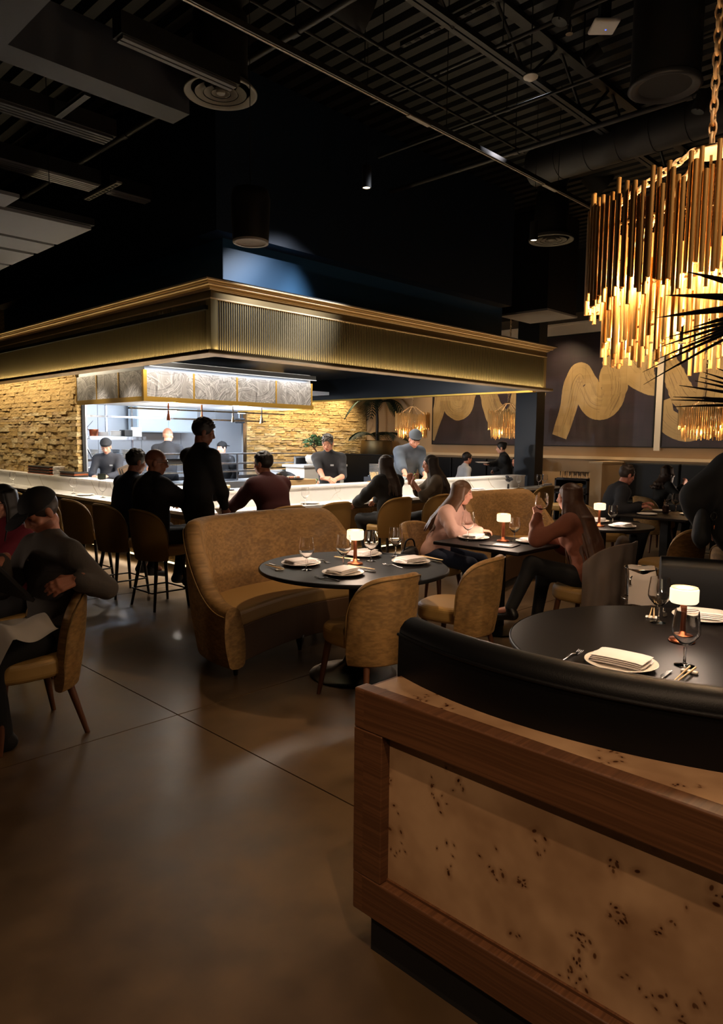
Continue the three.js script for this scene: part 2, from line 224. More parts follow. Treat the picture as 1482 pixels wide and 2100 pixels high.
// ================================================================== CANOPY
{ const c = thing('canopy', 'fluted brass canopy hung over the corner of the sushi counter', 'canopy', [0, 0, 0]);
  // the plan of the fascia: a U, left side, front, right side
  const run = (y0, y1, out, mat, name, in_ = 0.06) => { part(c, name, mg([span(4.0 - out, 10.34 + out, y0, y1, -5.97 + out, -5.97 - in_), span(4.0 - out, 4.0 + in_, y0, y1, -5.97 - in_, -12.5), span(10.34 + out, 10.34 - in_, y0, y1, -5.97 - in_, -12.5)]), mat); };
  // fluted panels
  const flute = (L) => { const n = Math.round(L / 0.0275), pos = []; const g = []; for (let i = 0; i < n; i++) { const q = new THREE.CylinderGeometry(0.0075, 0.0075, 0.49, 8, 1, true, -Math.PI / 2, Math.PI); q.translate((i + 0.5) * L / n, 0, 0.004); g.push(q); } return mg(g); };
  const brassF = phys(0xa8966c, 0.4, 0.85);
  part(c, 'panel_back', mg([span(4.06, 10.28, 2.46, 2.95, -5.973, -6.0), span(4.002, 4.03, 2.46, 2.95, -12.5, -6.0)]), std(0x1c1710, 0.7));
  let m = part(c, 'fluted_panel', flute(6.22), brassF); m.position.set(4.06, 2.705, -5.975);
  m = part(c, 'fluted_panel', flute(6.5), brassF); m.position.set(4.0, 2.705, -12.5); m.rotation.y = -Math.PI / 2;
  part(c, 'corner_block', span(3.985, 4.06, 2.46, 2.95, -6.03, -5.955), brassF); part(c, 'corner_block', span(10.28, 10.35, 2.46, 2.95, -6.03, -5.955), brassF);
  run(2.95, 2.962, 0.02, M.brassPale, 'bead'); run(2.962, 3.035, 0.008, M.brassDark, 'frieze');
  run(3.035, 3.048, 0.03, M.brassPale, 'crown_moulding'); run(3.048, 3.07, 0.05, M.brass, 'crown_moulding'); run(3.07, 3.088, 0.085, M.brassPale, 'crown_moulding'); run(3.088, 3.104, 0.1, M.brass, 'crown_moulding'); run(3.104, 3.118, 0.13, M.brassPale, 'crown_moulding'); run(3.118, 3.126, 0.135, M.black, 'crown_top');
  // cove lip with its LED strip
  run(2.418, 2.428, 0.10, M.cream, 'lip', 0.12); run(2.428, 2.455, 0.10, M.brassDark, 'lip_edge', -0.085);
  run(2.43, 2.44, 0.05, M.ledWarm, 'led_strip', -0.02);
  part(c, 'soffit', mg([span(3.95, 10.38, 2.85, 2.89, -12.5, -6.0)]), M.blackGloss);
  part(c, 'inner_fascia', mg([span(4.06, 10.28, 2.43, 2.86, -6.05, -6.03), span(4.06, 4.08, 2.43, 2.86, -12.5, -6.04), span(10.26, 10.28, 2.43, 2.86, -12.5, -6.04)]), M.blackGloss);
  part(c, 'inner_edge', mg([span(10.2, 10.29, 2.40, 2.43, -12.5, -6.1)]), M.gold);
}
// recessed downlights under the canopy, over the counter
{ const spots = []; for (let x = 4.7; x < 10.2; x += 0.9) spots.push([x, -6.22]); for (let z = -6.9; z > -10; z -= 0.9) spots.push([4.2, z]);
  spots.forEach(([x, z], i) => { const t = thing('downlight', 'small recessed downlight in the black canopy soffit above the counter', 'light', [x, 2.845, z], 0, 'recessed canopy downlights');
    part(t, 'bezel', lathe([[0.05, 0.0], [0.05, -0.012], [0.036, -0.012], [0.036, 0.0]], 20), M.black); part(t, 'lens', new THREE.CircleGeometry(0.034, 20).rotateX(Math.PI / 2).translate(0, -0.004, 0), M.lampOn);
    spot(x, 2.825, z, x + (z < -6.5 ? 0.25 : 0), 0.8, z - (z > -6.5 ? 0.25 : 0), 8, 0.56, NEUTRAL, 0.6); });
  // gimbal lights that wash the stone and the copper ducted side
  for (const x of [10.6, 11.7, 12.8]) { const t = thing('downlight', 'small ceiling downlight washing the stacked stone at the far end', 'light', [x, 3.2, -12.7], 0, 'stone wall washers'); part(t, 'housing', cyl(0.05, 0.05, 0.16, 0, 0, 0), M.black); part(t, 'lens', new THREE.CircleGeometry(0.04, 20).rotateX(Math.PI / 2).translate(0, -0.002, 0), M.lampOn); part(t, 'stem', cyl(0.008, 0.008, 1.95, 0, 0.16, 0, 8), M.black); spot(x, 3.18, -12.7, x, 1.4, -13.5, 11, 0.8, 0xffe8c4); }
  area(4.16, 2.78, -12.2, 4.62, 1.5, -12.2, 3.6, 0.12, 18, 0xffe8c2);
}
// ================================================================== SUSHI COUNTER
{ const c = thing('sushi_counter', 'white marble sushi counter with raised wall and lower dining ledge', 'counter', [0, 0, 0]);
  const L = (a, y0, y1, b) => mg([span(4.11 + a, 11.75, y0, y1, -6.40 - a, -6.40 - b), span(4.11 + a, 4.11 + b, y0, y1, -6.40 - b, -14.2)]);
  part(c, 'ledge', L(0, 0.765, 0.8, 0.36), M.marble); part(c, 'ledge_support', L(0.04, 0.71, 0.765, 0.33), std(0x2a2018, 0.6));
  part(c, 'raised_wall', mg([span(4.45, 11.1, 0.8, 0.985, -6.74, -6.78), span(4.45, 4.49, 0.8, 0.985, -6.78, -14.2), span(11.06, 11.1, 0.8, 0.985, -6.78, -7.1)]), M.marble);
  part(c, 'wall_cap', mg([span(4.44, 11.11, 0.985, 1.005, -6.73, -7.02), span(4.44, 4.73, 0.985, 1.005, -7.02, -14.2)]), M.marbleWhite);
  part(c, 'prep_top', mg([span(4.73, 11.1, 0.86, 0.9, -7.02, -7.6), span(4.73, 5.3, 0.86, 0.9, -7.6, -10.6)]), M.steel);
  part(c, 'carcass', mg([span(4.47, 11.1, 0.1, 0.86, -6.76, -7.6), span(4.47, 5.25, 0.1, 0.86, -7.6, -14.2)]), M.black);
  const fl = (L) => { const n = Math.round(L / 0.03), g = []; for (let i = 0; i < n; i++) g.push(new THREE.CylinderGeometry(0.013, 0.013, 0.58, 7, 1, true, -Math.PI / 2, Math.PI).translate((i + 0.5) * L / n, 0, 0)); return mg(g); };
  let m = part(c, 'fluted_front', fl(6.6), std(0x8a6f45, 0.6)); m.position.set(4.46, 0.42, -6.74); m = part(c, 'fluted_front', fl(7.4), std(0x8a6f45, 0.6)); m.position.set(4.45, 0.42, -14.16); m.rotation.y = -Math.PI / 2;
  part(c, 'toe_light', mg([span(4.5, 11, 0.095, 0.105, -6.71, -6.75), span(4.42, 4.46, 0.095, 0.105, -6.75, -14)]), M.ledWarm);
  area(4.41, 0.09, -9.2, 4.2, 0, -9.2, 5.2, 0.03, 5, WARM); area(7.6, 0.09, -6.7, 7.6, 0, -6.5, 6.4, 0.03, 5, WARM);
}
// ================================================================== HOOD AND KITCHEN
{ const h = thing('exhaust_hood', 'hanging exhaust hood clad in swirled steel panels with brass edging', 'hood', [0, 0, 0]);
  const x0 = 4.6, x1 = 7.5, z0 = -8.4, z1 = -10.36, y0 = 2.07, y1 = 2.47;
  part(h, 'hood_body', mg([span(x0 + 0.03, x1 - 0.03, y0 + 0.02, 2.6, z0 - 0.03, z1)]), M.steelDull);
  for (let i = 0; i < 4; i++) { const a = x0 + 0.03 + i * (x1 - x0 - 0.06) / 4, b = a + (x1 - x0 - 0.06) / 4; const g = span(a + 0.012, b - 0.012, y0 + 0.06, y1, z0 - 0.02, z0); part(h, 'swirl_panel', g, M.swirl); }
  for (let i = 0; i < 3; i++) { const a = z0 - 0.03 - i * 0.65, b = a - 0.65; part(h, 'swirl_panel', span(x0, x0 + 0.02, y0 + 0.06, y1, a - 0.012, b + 0.012), M.swirl); }
  for (let i = 0; i <= 4; i++) { const a = x0 + 0.03 + i * (x1 - x0 - 0.06) / 4; part(h, 'brass_strip', span(a - 0.012, a + 0.012, y0 + 0.06, y1, z0 - 0.02, z0 + 0.006), M.gold); }
  for (let i = 0; i <= 3; i++) { const a = z0 - 0.03 - i * 0.65; part(h, 'brass_strip', span(x0 - 0.006, x0 + 0.02, y0 + 0.06, y1, a - 0.012, a + 0.012), M.gold); }
  part(h, 'brass_corner', span(x0 - 0.009, x0 + 0.028, y0 + 0.062, y1, z0 + 0.009, z0 - 0.028), M.gold);
  part(h, 'brass_base', mg([span(x0 - 0.008, x1 + 0.008, y0, y0 + 0.062, z0 + 0.008, z0 - 0.03), span(x0 - 0.008, x0 + 0.03, y0, y0 + 0.062, z0 - 0.03, z1), span(x1 - 0.03, x1 + 0.008, y0, y0 + 0.062, z0 - 0.03, z1)]), M.gold);
  part(h, 'light_bar', mg([span(x0 + 0.02, x1 - 0.02, 2.52, 2.58, z0 + 0.09, z0 + 0.02)]), std(0x161617, 0.6));
  part(h, 'led_strip', span(x0 + 0.05, x1, 2.512, 2.52, z0 + 0.08, z0 + 0.05), M.ledCool);
  area(6.05, 2.505, z0 + 0.065, 6.05, 2.2, z0 + 0.005, 2.8, 0.03, 4.5, COOL);
  for (let i = 0; i < 4; i++) { const x = 5.3 + i * 0.55; part(h, 'heat_lamp', mg([cyl(0.012, 0.012, 0.16, x, 1.93, -9.0, 10), cyl(0.028, 0.016, 0.09, x, 1.85, -9.0, 14)]), i < 2 ? M.copper : M.steel); }
  part(h, 'rail', span(x0 + 0.1, x1 - 0.1, 1.99, 2.01, -9.02, -8.98), M.steel); part(h, 'rail', span(x0 + 0.1, 8.8, 1.93, 1.96, -11.3, -11.26), M.steel);
  bulb(5.6, 1.9, -9.4, 5, NEUTRAL, 3); bulb(7.0, 1.9, -9.6, 5, COOL, 3);
}
{ const s = thing('kitchen_shelf', 'long steel kitchen shelf of copper pans hung from the ceiling', 'shelf', [0, 0, 0]);
  part(s, 'board', span(4.95, 6.6, 1.56, 1.62, -12.35, -12.0), M.steel); part(s, 'board', span(4.95, 6.5, 1.18, 1.22, -12.4, -12.0), M.steel);
  for (const x of [5.25, 6.0, 6.5]) part(s, 'post', span(x - 0.015, x + 0.015, 1.2, 2.5, -12.36, -12.33), M.steel);
  const r = rng(9); const pan = (x, y, z, rad, hh, mat, name, label) => { const p = thing(name, label, 'pan', [x, y, z], r() * 3, 'pans on the kitchen shelf'); part(p, 'body', lathe([[0, 0], [rad * 0.92, 0], [rad, hh], [rad * 0.96, hh], [rad * 0.88, 0.006], [0, 0.006]], 24), mat); part(p, 'handle', rod(V(rad * 0.9, hh * 0.8, 0), V(rad + 0.17, hh + 0.13, 0.02), 0.007, 0.005, 8), M.legDark); };
  pan(5.0, 1.62, -12.15, 0.09, 0.11, M.copper, 'saucepan', 'copper saucepan at the stone end of the kitchen shelf'); pan(5.2, 1.62, -12.1, 0.07, 0.15, M.pewter, 'saucepan', 'tall dark saucepan among the copper pans'); pan(5.45, 1.62, -12.15, 0.1, 0.14, M.copper, 'saucepan', 'wide copper saucepan with raised handle on kitchen shelf'); pan(5.66, 1.62, -12.12, 0.08, 0.12, M.copper, 'saucepan', 'copper saucepan beside the stacked white plates');
  for (const [x, n] of [[5.85, 6], [6.08, 8]]) for (let i = 0; i < n; i++) single('plate', n === 6 ? 'white plate in the lower stack on the kitchen pan shelf' : 'white plate in the taller stack on the kitchen pan shelf', 'plate', lathe([[0, 0], [0.06, 0], [0.1, 0.012], [0.1, 0.015], [0, 0.006]], 20), M.china, [x, 1.62 + i * 0.012, -12.15], 0, n === 6 ? 'lower plate stack on the pan shelf' : 'taller plate stack on the pan shelf');
  single('steel_bin', 'dark square food bin on the upper kitchen shelf', 'bin', rb(0.16, 0.12, 0.2, 0.01, 0, 0.06, 0), M.pewter, [6.28, 1.62, -12.15]); single('cutting_board', 'white cutting board standing at the end of the shelf', 'board', rb(0.2, 0.17, 0.03, 0.006, 0, 0.085, 0), M.paper, [6.47, 1.62, -12.12]);
  for (let i = 0; i < 6; i++) { const x = 5.3 + i * 0.2; for (let k = 0; k < 7; k++) single('plate', (i % 3 === 1 ? 'steel plate' : 'pale plate') + ' in the ' + ['stack beside the dark oven', 'second stack from the dark oven', 'third stack from the dark oven', 'third stack from the open end', 'second stack from the open end', 'stack at the open end'][i] + ' under the pan shelf', 'plate', lathe([[0, 0], [0.05, 0], [0.088, 0.014], [0.088, 0.018], [0, 0.006]], 18), i % 3 === 1 ? M.steelDull : M.china, [x, 1.22 + k * 0.024, -12.2], 0, 'plates of lower shelf stack ' + (i + 1)); }
  single('oven', 'dark oven front on the lower kitchen shelf', 'oven', mg([rb(0.28, 0.18, 0.3, 0.01, 0, 0.09, 0)]), M.pewter, [5.07, 1.22, -12.2]);
}
{ const s = thing('spray_hose', 'coiled steel pre-rinse spray hose hanging over the kitchen sink', 'hose', [5.05, 0, -11.5]);
  part(s, 'hose', tube([V(-0.12, 0.95, 0), V(-0.13, 1.5, 0), V(-0.05, 1.62, 0), V(0.12, 1.52, 0), V(0.28, 1.25, 0), V(0.3, 1.15, 0), V(0.2, 1.08, 0), V(0.1, 1.15, 0), V(0.02, 1.3, 0)], 0.014, 60, 8), M.steel);
  part(s, 'spray_head', rod(V(0.2, 1.08, 0), V(0.2, 0.97, 0), 0.012, 0.02), M.chrome); }
{ const s = thing('sink_counter', 'steel kitchen counter along the line behind the marble wall', 'counter', [0, 0, 0]); part(s, 'top', mg([span(5.3, 9.6, 0.86, 0.9, -11.3, -12.4)]), M.steel); part(s, 'front', span(5.32, 9.58, 0.1, 0.86, -11.35, -12.35), M.steelDull); }
{ const s = thing('wall_cabinet', 'pale blue steel cabinet hanging on the kitchen back wall', 'cabinet', [8.3, 1.72, -14.3]); part(s, 'body', rb(1.5, 0.62, 0.4, 0.01, 0, 0.31, 0), std(0xcfe2ee, 0.35, 0.3)); part(s, 'door', rb(0.73, 0.58, 0.02, 0.006, -0.37, 0.31, 0.21), std(0xd6e7f2, 0.3, 0.3)); part(s, 'door', rb(0.73, 0.58, 0.02, 0.006, 0.37, 0.31, 0.21), std(0xd6e7f2, 0.3, 0.3)); }
{ const s = thing('ticket_printer', 'small black box fixed under the hood at the kitchen opening', 'printer', [9.0, 1.98, -12.4]); part(s, 'case', rb(0.16, 0.1, 0.14, 0.012), M.black); part(s, 'bracket', span(-0.02, 0.02, 0.05, 0.5, -0.02, 0.02), M.steel); }
{ const s = thing('pass_shelf', 'two-tier steel pass shelf behind the standing server', 'shelf', [0, 0, 0]);
  for (const y of [1.05, 1.18, 1.34]) part(s, 'shelf', span(5.45, 8.9, y, y + 0.02, -10.1, -9.7), M.steel); for (const x of [5.5, 7.0, 8.85]) part(s, 'post', span(x - 0.012, x + 0.012, 0.9, 1.36, -9.74, -9.72), M.steel);
  part(s, 'counter', span(5.3, 9.0, 0.1, 0.9, -9.6, -10.3), M.steelDull); }
single('serving_tray', 'black tray resting on the steel pass shelf', 'tray', rb(0.42, 0.07, 0.28, 0.02, 0, 0.035, 0), M.darkBoard, [5.9, 1.2, -9.9]);
for (let i = 0; i < 5; i++) single('plate', ['dark ceramic plate lowest in the stack on the pass', 'brown plate second from bottom of the pass stack', 'dark ceramic plate at the middle of the pass stack', 'brown plate second from top of the pass stack', 'dark ceramic plate topmost on the pass stack'][i], 'plate', lathe([[0, 0], [0.1, 0], [0.15, 0.03], [0.14, 0.034], [0, 0.01]], 24), std(i % 2 ? 0x5b3526 : 0x2b2522, 0.5), [8.2, 0.9 + i * 0.028, -9.5]);
{ const s = thing('monitor', 'small black order screen facing the pass', 'monitor', [8.35, 1.07, -9.68]); part(s, 'frame', rb(0.3, 0.22, 0.03, 0.008, 0, 0.12, 0), M.steelDull); part(s, 'screen', span(-0.12, 0.12, 0.03, 0.2, 0.015, 0.018), std(0x15171c, 0.3)); }

// ================================================================== CEILING THINGS
function truss(x0, x1, z, y, h, label) { const t = thing('roof_joist', label, 'joist', [0, 0, 0]);
  part(t, 'bottom_chord', mg([span(x0, x1, y, y + 0.05, z - 0.05, z - 0.008), span(x0, x1, y, y + 0.05, z + 0.008, z + 0.05)]), M.blackPipe); part(t, 'top_chord', span(x0, x1, y + h - 0.05, y + h, z - 0.05, z + 0.05), M.blackPipe);
  const n = Math.round((x1 - x0) / 0.55); for (let i = 0; i < n; i++) { const a = x0 + i * (x1 - x0) / n, b = x0 + (i + 1) * (x1 - x0) / n; part(t, 'web', rod(V(a, i % 2 ? y + h : y, z), V(b, i % 2 ? y : y + h, z), 0.016, 0.016, 8), M.blackPipe); } }
truss(-4, 13.9, -3.62, 4.82, 0.48, 'black open-web roof joist beside the smoke detector'); truss(-4, 13.9, -1.2, 4.82, 0.48, 'black open-web roof joist above the brass chandelier'); truss(-4, 13.9, 1.6, 4.82, 0.48, 'black open-web roof joist over the entrance side');
const pipe = (name, label, a, b, r, mat = M.blackPipe) => { const t = thing(name, label, 'pipe', [0, 0, 0]); part(t, 'run', rod(a, b, r, r, 14), mat); for (let k = 1; k < 4; k++) { const p = a.clone().lerp(b, k / 4); part(t, 'coupling', rod(p.clone().lerp(a, 0.008), p.clone().lerp(b, 0.008), r * 1.3, r * 1.3, 14), mat); part(t, 'hanger', rod(V(p.x, p.y, p.z), V(p.x, 5.3, p.z), 0.005, 0.005, 6), mat); } return t; };
pipe('sprinkler_pipe', 'black sprinkler pipe crossing in front of the dark bulkhead', V(3.61, 4.6, -9.5), V(3.61, 4.6, 1), 0.03);
pipe('sprinkler_pipe', 'black sprinkler pipe beyond the long track rail', V(6.6, 4.6, -6), V(6.6, 4.6, 1), 0.025);
pipe('conduit', 'thin black conduit running above the track rail', V(-3, 4.8, -4.19), V(7.0, 4.8, -4.19), 0.014); pipe('conduit', 'thin black conduit paired below the strut channel', V(-3, 4.75, -4.4), V(7.0, 4.75, -4.4), 0.012);
pipe('conduit', 'thin black conduit crossing under the roof joist', V(5.85, 4.66, -5.5), V(5.85, 4.66, 1), 0.014); pipe('conduit', 'thin conduit crossing near the access point', V(5.2, 4.85, -5), V(5.2, 4.85, 1), 0.016);
{ const t = thing('strut_channel', 'perforated black strut channel hung across the roof joists', 'channel', [0, 0, 0]); part(t, 'channel', mg([span(4.66, 4.70, 4.86, 4.9, -4.15, -2.5)]), M.duct); const g = []; for (let z = -4.1; z < -2.6; z += 0.1) g.push(span(4.668, 4.692, 4.856, 4.861, z, z + 0.055)); part(t, 'slots', mg(g), M.black).userData.kind = 'stuff'; }
{ const t = thing('track_rail', 'long black lighting track running above the dining tables', 'track', [0, 0, 0]); part(t, 'rail', mg([span(2.0, 10, 4.2, 4.24, -3.93, -3.89)]), std(0x2e2a27, 0.4, 0.3)); part(t, 'edge', span(2.0, 10, 4.195, 4.2, -3.915, -3.905), std(0x8a7a68, 0.4, 0.5)); for (const x of [2.5, 5, 6.9, 9.5]) part(t, 'hanger', rod(V(x, 4.24, -3.91), V(x, 5.3, -3.91), 0.004, 0.004, 6), M.black); for (const x of [4.5, 6.6]) part(t, 'joiner', span(x, x + 0.27, 4.19, 4.2, -3.93, -3.89), std(0x8d8578, 0.5)); }
function spiralDuct(name, label, a, b, r) { const t = thing(name, label, 'duct', [0, 0, 0]); part(t, 'barrel', rod(a, b, r, r, 36), M.duct); const n = Math.floor(a.distanceTo(b) / 0.35); for (let i = 1; i < n; i++) { const p = a.clone().lerp(b, i / n); part(t, 'seam', rod(p.clone().lerp(a, 0.0016), p.clone().lerp(b, 0.0016), r + 0.006, r + 0.006, 36), M.blackPipe); } return t; }
spiralDuct('spiral_duct', 'fat black spiral duct running under the roof deck', V(7.55, 4.78, -4.6), V(7.35, 4.78, 1.5), 0.2);
const diffGeo = (s) => [[0.31, 0], [0.31, 0.012], [0.26, 0.05]], ring = (r0, r1, y0, y1) => lathe([[r0, y0], [r1, y1], [r1 - 0.012, y1 + 0.008], [r0 - 0.012, y0 + 0.012]], 40);
function diffuser(x, y, z, s, label, elbow) { const t = thing('air_diffuser', label, 'vent', [x, y, z]); t.scale.setScalar(s);
  part(t, 'flange', lathe([[0.25, 0.03], [0.29, 0.0], [0.31, 0.0], [0.312, 0.014], [0.27, 0.06]], 48), M.ventGrey); part(t, 'cone', ring(0.15, 0.225, 0.06, -0.0), M.ventGrey); part(t, 'cone', ring(0.09, 0.15, 0.06, -0.0), M.ventGrey); part(t, 'cone', ring(0.035, 0.085, 0.06, 0.0), M.ventGrey); part(t, 'centre_cap', lathe([[0, 0.005], [0.035, 0.0], [0.04, 0.02]], 24), M.ventGrey);
  part(t, 'plenum', lathe([[0.27, 0.06], [0.23, 0.14], [0.23, 0.62], [0, 0.62]], 40), M.black);
  part(t, 'elbow', tube([V(0, 0.55, 0), V(0, 0.8, 0), V(...elbow.map((v) => v * 0.3)).add(V(0, 0.95, 0)), V(...elbow)], 0.2, 24, 20), M.black); return t; }
diffuser(3.34, 4.25, -4.82, 0.9, 'round ringed air diffuser hanging before the dark bulkhead', [1.2, 0.9, 0.6]);
diffuser(9.3, 4.45, -5.35, 1.0, 'round ringed air diffuser near the far grey duct shaft', [0.6, 0.8, 0.5]);
{ const t = thing('drum_duct', 'black round drop duct with a closed bottom ring beside the chandelier chain', 'duct', [4.75, 3.85, -1.96]); part(t, 'barrel', cyl(0.21, 0.21, 1.4, 0, 0.03, 0, 40), std(0x101012, 0.5)); part(t, 'rim', lathe([[0.16, 0.02], [0.2, 0], [0.225, 0.012], [0.215, 0.04]], 40), M.blackPipe); part(t, 'bottom', new THREE.CircleGeometry(0.17, 32).rotateX(Math.PI / 2).translate(0, 0.02, 0), M.black); }
{ const t = thing('access_point', 'white rounded wireless access point under the roof deck', 'router', [5.5, 4.82, -2.77], 0.75); part(t, 'body', rb(0.2, 0.03, 0.2, 0.014, 0, 0.015, 0, 4), M.whitePlastic); part(t, 'indicator', cyl(0.006, 0.006, 0.002, 0.02, -0.0015, 0.02, 10), std(0x4466ff, 0.4, 0, { emissive: 0x3355ff, emissiveIntensity: 1.5 })); part(t, 'mount', span(-0.04, 0.04, 0.03, 0.48, -0.04, 0.04), M.black); }
{ const t = thing('smoke_detector', 'white round smoke detector hung beside the roof joist', 'detector', [5.35, 4.56, -3.32]); part(t, 'dome', lathe([[0, 0], [0.025, 0.002], [0.035, 0.016], [0.058, 0.022], [0.062, 0.038], [0, 0.04]], 32), M.whitePlastic); part(t, 'rod', rod(V(0, 0.04, 0), V(0, 0.74, 0), 0.006, 0.006, 8), M.black); }
{ const t = thing('fire_sprinkler', 'small metal sprinkler head near the access point', 'sprinkler', [5.2, 4.72, -2.9]); part(t, 'frame', mg([cyl(0.014, 0.02, 0.05, 0, 0, 0, 10), cyl(0.028, 0.028, 0.004, 0, -0.012, 0, 16)]), M.chrome); part(t, 'pipe_stub', rod(V(0, 0.05, 0), V(0, 0.1, 0), 0.012, 0.012, 10), M.blackPipe); }
{ const t = thing('pendant_speaker', 'black drum pendant speaker with pale mesh grille', 'speaker', [3.22, 3.02, -4.29]); part(t, 'drum', lathe([[0.125, 0.0], [0.13, 0.01], [0.142, 0.3], [0.13, 0.36], [0.05, 0.385], [0, 0.39]], 40), std(0x08080a, 0.55)); part(t, 'rim', lathe([[0.11, -0.004], [0.128, -0.006], [0.13, 0.014]], 40), M.ventGrey); part(t, 'grille', lathe([[0, 0.012], [0.08, 0.01], [0.112, -0.002]], 40), std(0x8a7f70, 0.7)); part(t, 'cable', rod(V(0, 0.39, 0), V(0, 2.28, 0), 0.003, 0.003, 6), M.black); }
{ const mk = (x, y, z, label, cd) => { const t = thing('pendant_spot', label, 'light', [x, y, z]); part(t, 'cylinder', lathe([[0.036, 0], [0.045, 0], [0.045, 0.2], [0, 0.2]], 24), M.black); part(t, 'lens', new THREE.CircleGeometry(0.036, 24).rotateX(Math.PI / 2).translate(0, 0.006, 0), M.lampOn); part(t, 'cable', rod(V(0, 0.2, 0), V(0, 5.3 - y, 0), 0.003, 0.003, 6), M.black); spot(x, y - 0.02, z, x, 0, z, cd, 0.5, WARM, 0.7); };
  mk(7.2, 3.85, -4.36, 'slim black cylinder spot hanging below the far diffuser', 9); mk(5.05, 4.0, -4.9, 'small black cylinder spot in front of the bulkhead face', 8); }
{ const t = thing('ceiling_raft', 'grey acoustic ceiling raft of wide strips beside the stone', 'panel', [0, 0, 0]); const zs = [-6.83, -7.62, -7.7, -8.15, -8.25, -8.9, -8.98, -9.35]; for (let i = 0; i < 4; i++) part(t, 'panel', span(0.4, 3.22, 3.6, 3.63, zs[2 * i], zs[2 * i + 1]), std(0x85878e, 0.85)); part(t, 'tray', span(0.4, 3.24, 3.635, 3.7, -6.8, -9.4), M.black); for (const z of [-7, -9.2]) part(t, 'hanger', rod(V(2.9, 3.7, z), V(2.9, 5.3, z), 0.004, 0.004, 6), M.black);
  part(scene, 'ceiling_raft', span(0.2, 2.4, 3.6, 3.63, -6.4, -6.75), std(0x85878e, 0.85)); tag(scene.children[scene.children.length - 1], 'narrow grey ceiling raft strip next to the wide raft', 'panel'); }
{ const t = thing('rectangular_duct', 'dark grey elbowed rectangular duct under the roof deck', 'duct', [0, 0, 0]); part(t, 'trunk', span(-2, 3.3, 4.2, 4.6, -5.2, -5.45), std(0x464a54, 0.7)); part(t, 'branch', span(0.6, 1.91, 4.2, 4.6, -5.2, 2), std(0x464a54, 0.7)); part(t, 'strap', span(2.55, 2.6, 4.18, 4.2, -5.46, -6.0), M.duct); }
const slot = (x0, x1, y, z, n, label, mat) => { const t = thing('linear_diffuser', label, 'vent', [0, 0, 0]); for (let i = 0; i < n; i++) part(t, 'slot_blade', span(x0, x1, y, y + 0.02, z - i * 0.05, z - i * 0.05 - 0.034), mat); part(t, 'frame', span(x0 - 0.02, x1 + 0.02, y + 0.02, y + 0.16, z + 0.02, z - n * 0.05), M.black); };
slot(1.4, 3.55, 4.2, -7.33, 5, 'linear slot diffuser of pale blades above the acoustic raft', std(0x8b8b90, 0.5)); slot(3.7, 4.16, 4.2, -7.36, 3, 'short linear slot diffuser meeting the bulkhead', std(0x8b8b90, 0.5)); slot(0.8, 3.1, 4.2, -6.1, 4, 'dim linear slot diffuser behind the elbowed duct', std(0x3d3d42, 0.6)); slot(2.4, 3.3, 4.2, -4.56, 2, 'short linear slot diffuser near the ringed diffuser', std(0x55555a, 0.6));
{ const t = thing('strut_bracket', 'short perforated strut bracket across the slot diffuser', 'bracket', [0, 0, 0]); const g = []; part(t, 'channel', span(3.58, 3.64, 4.17, 4.19, -7.0, -7.75), M.ventGrey); for (let z = -7.72; z < -7.02; z += 0.07) g.push(span(3.595, 3.625, 4.165, 4.171, z, z + 0.035)); part(t, 'slots', mg(g), M.black).userData.kind = 'stuff'; part(t, 'hanger', rod(V(3.61, 4.19, -7.4), V(3.61, 4.57, -7.4), 0.004, 0.004, 6), M.black); }

// ================================================================== CHANDELIERS
function chainGeo(n, len) { const g = [], l = len / n; for (let i = 0; i < n; i++) { const q = new THREE.TorusGeometry(l * 0.5, l * 0.16, 6, 14); q.scale(0.62, 1.25, 1); q.rotateY(i % 2 ? Math.PI / 2 : 0); q.translate(0, (i + 0.5) * l, 0); g.push(q); } return mg(g); }
const rodGeo = (() => { const o = new THREE.CylinderGeometry(0.0088, 0.0088, 1, 8, 1, true), i = new THREE.CylinderGeometry(0.0074, 0.0074, 1, 8, 1, true), p = new THREE.RingGeometry(0.0074, 0.0088, 8, 1).rotateX(Math.PI / 2).translate(0, -0.5, 0), q = p.clone().translate(0, 1, 0); return mg([o, i, p, q]); })();
function tiers(seed) { const r = rng(seed), out = []; for (const [R0, n, yc, hl] of [[0.45, 160, 2.36, 0.385], [0.378, 84, 2.135, 0.31], [0.335, 56, 2.06, 0.21]]) for (let i = 0; i < n; i++) { const a = (i + 0.3 * r()) / n * Math.PI * 2, q = R0 + (i % 2 ? -0.008 : 0), j = (r() - 0.5) * 0.12, l = hl * (0.86 + 0.28 * r()), wave = 0.02 * Math.sin(a * 5); out.push([Math.cos(a) * q, yc + j * 0.7 + wave, Math.sin(a) * q, l]); } return out; }
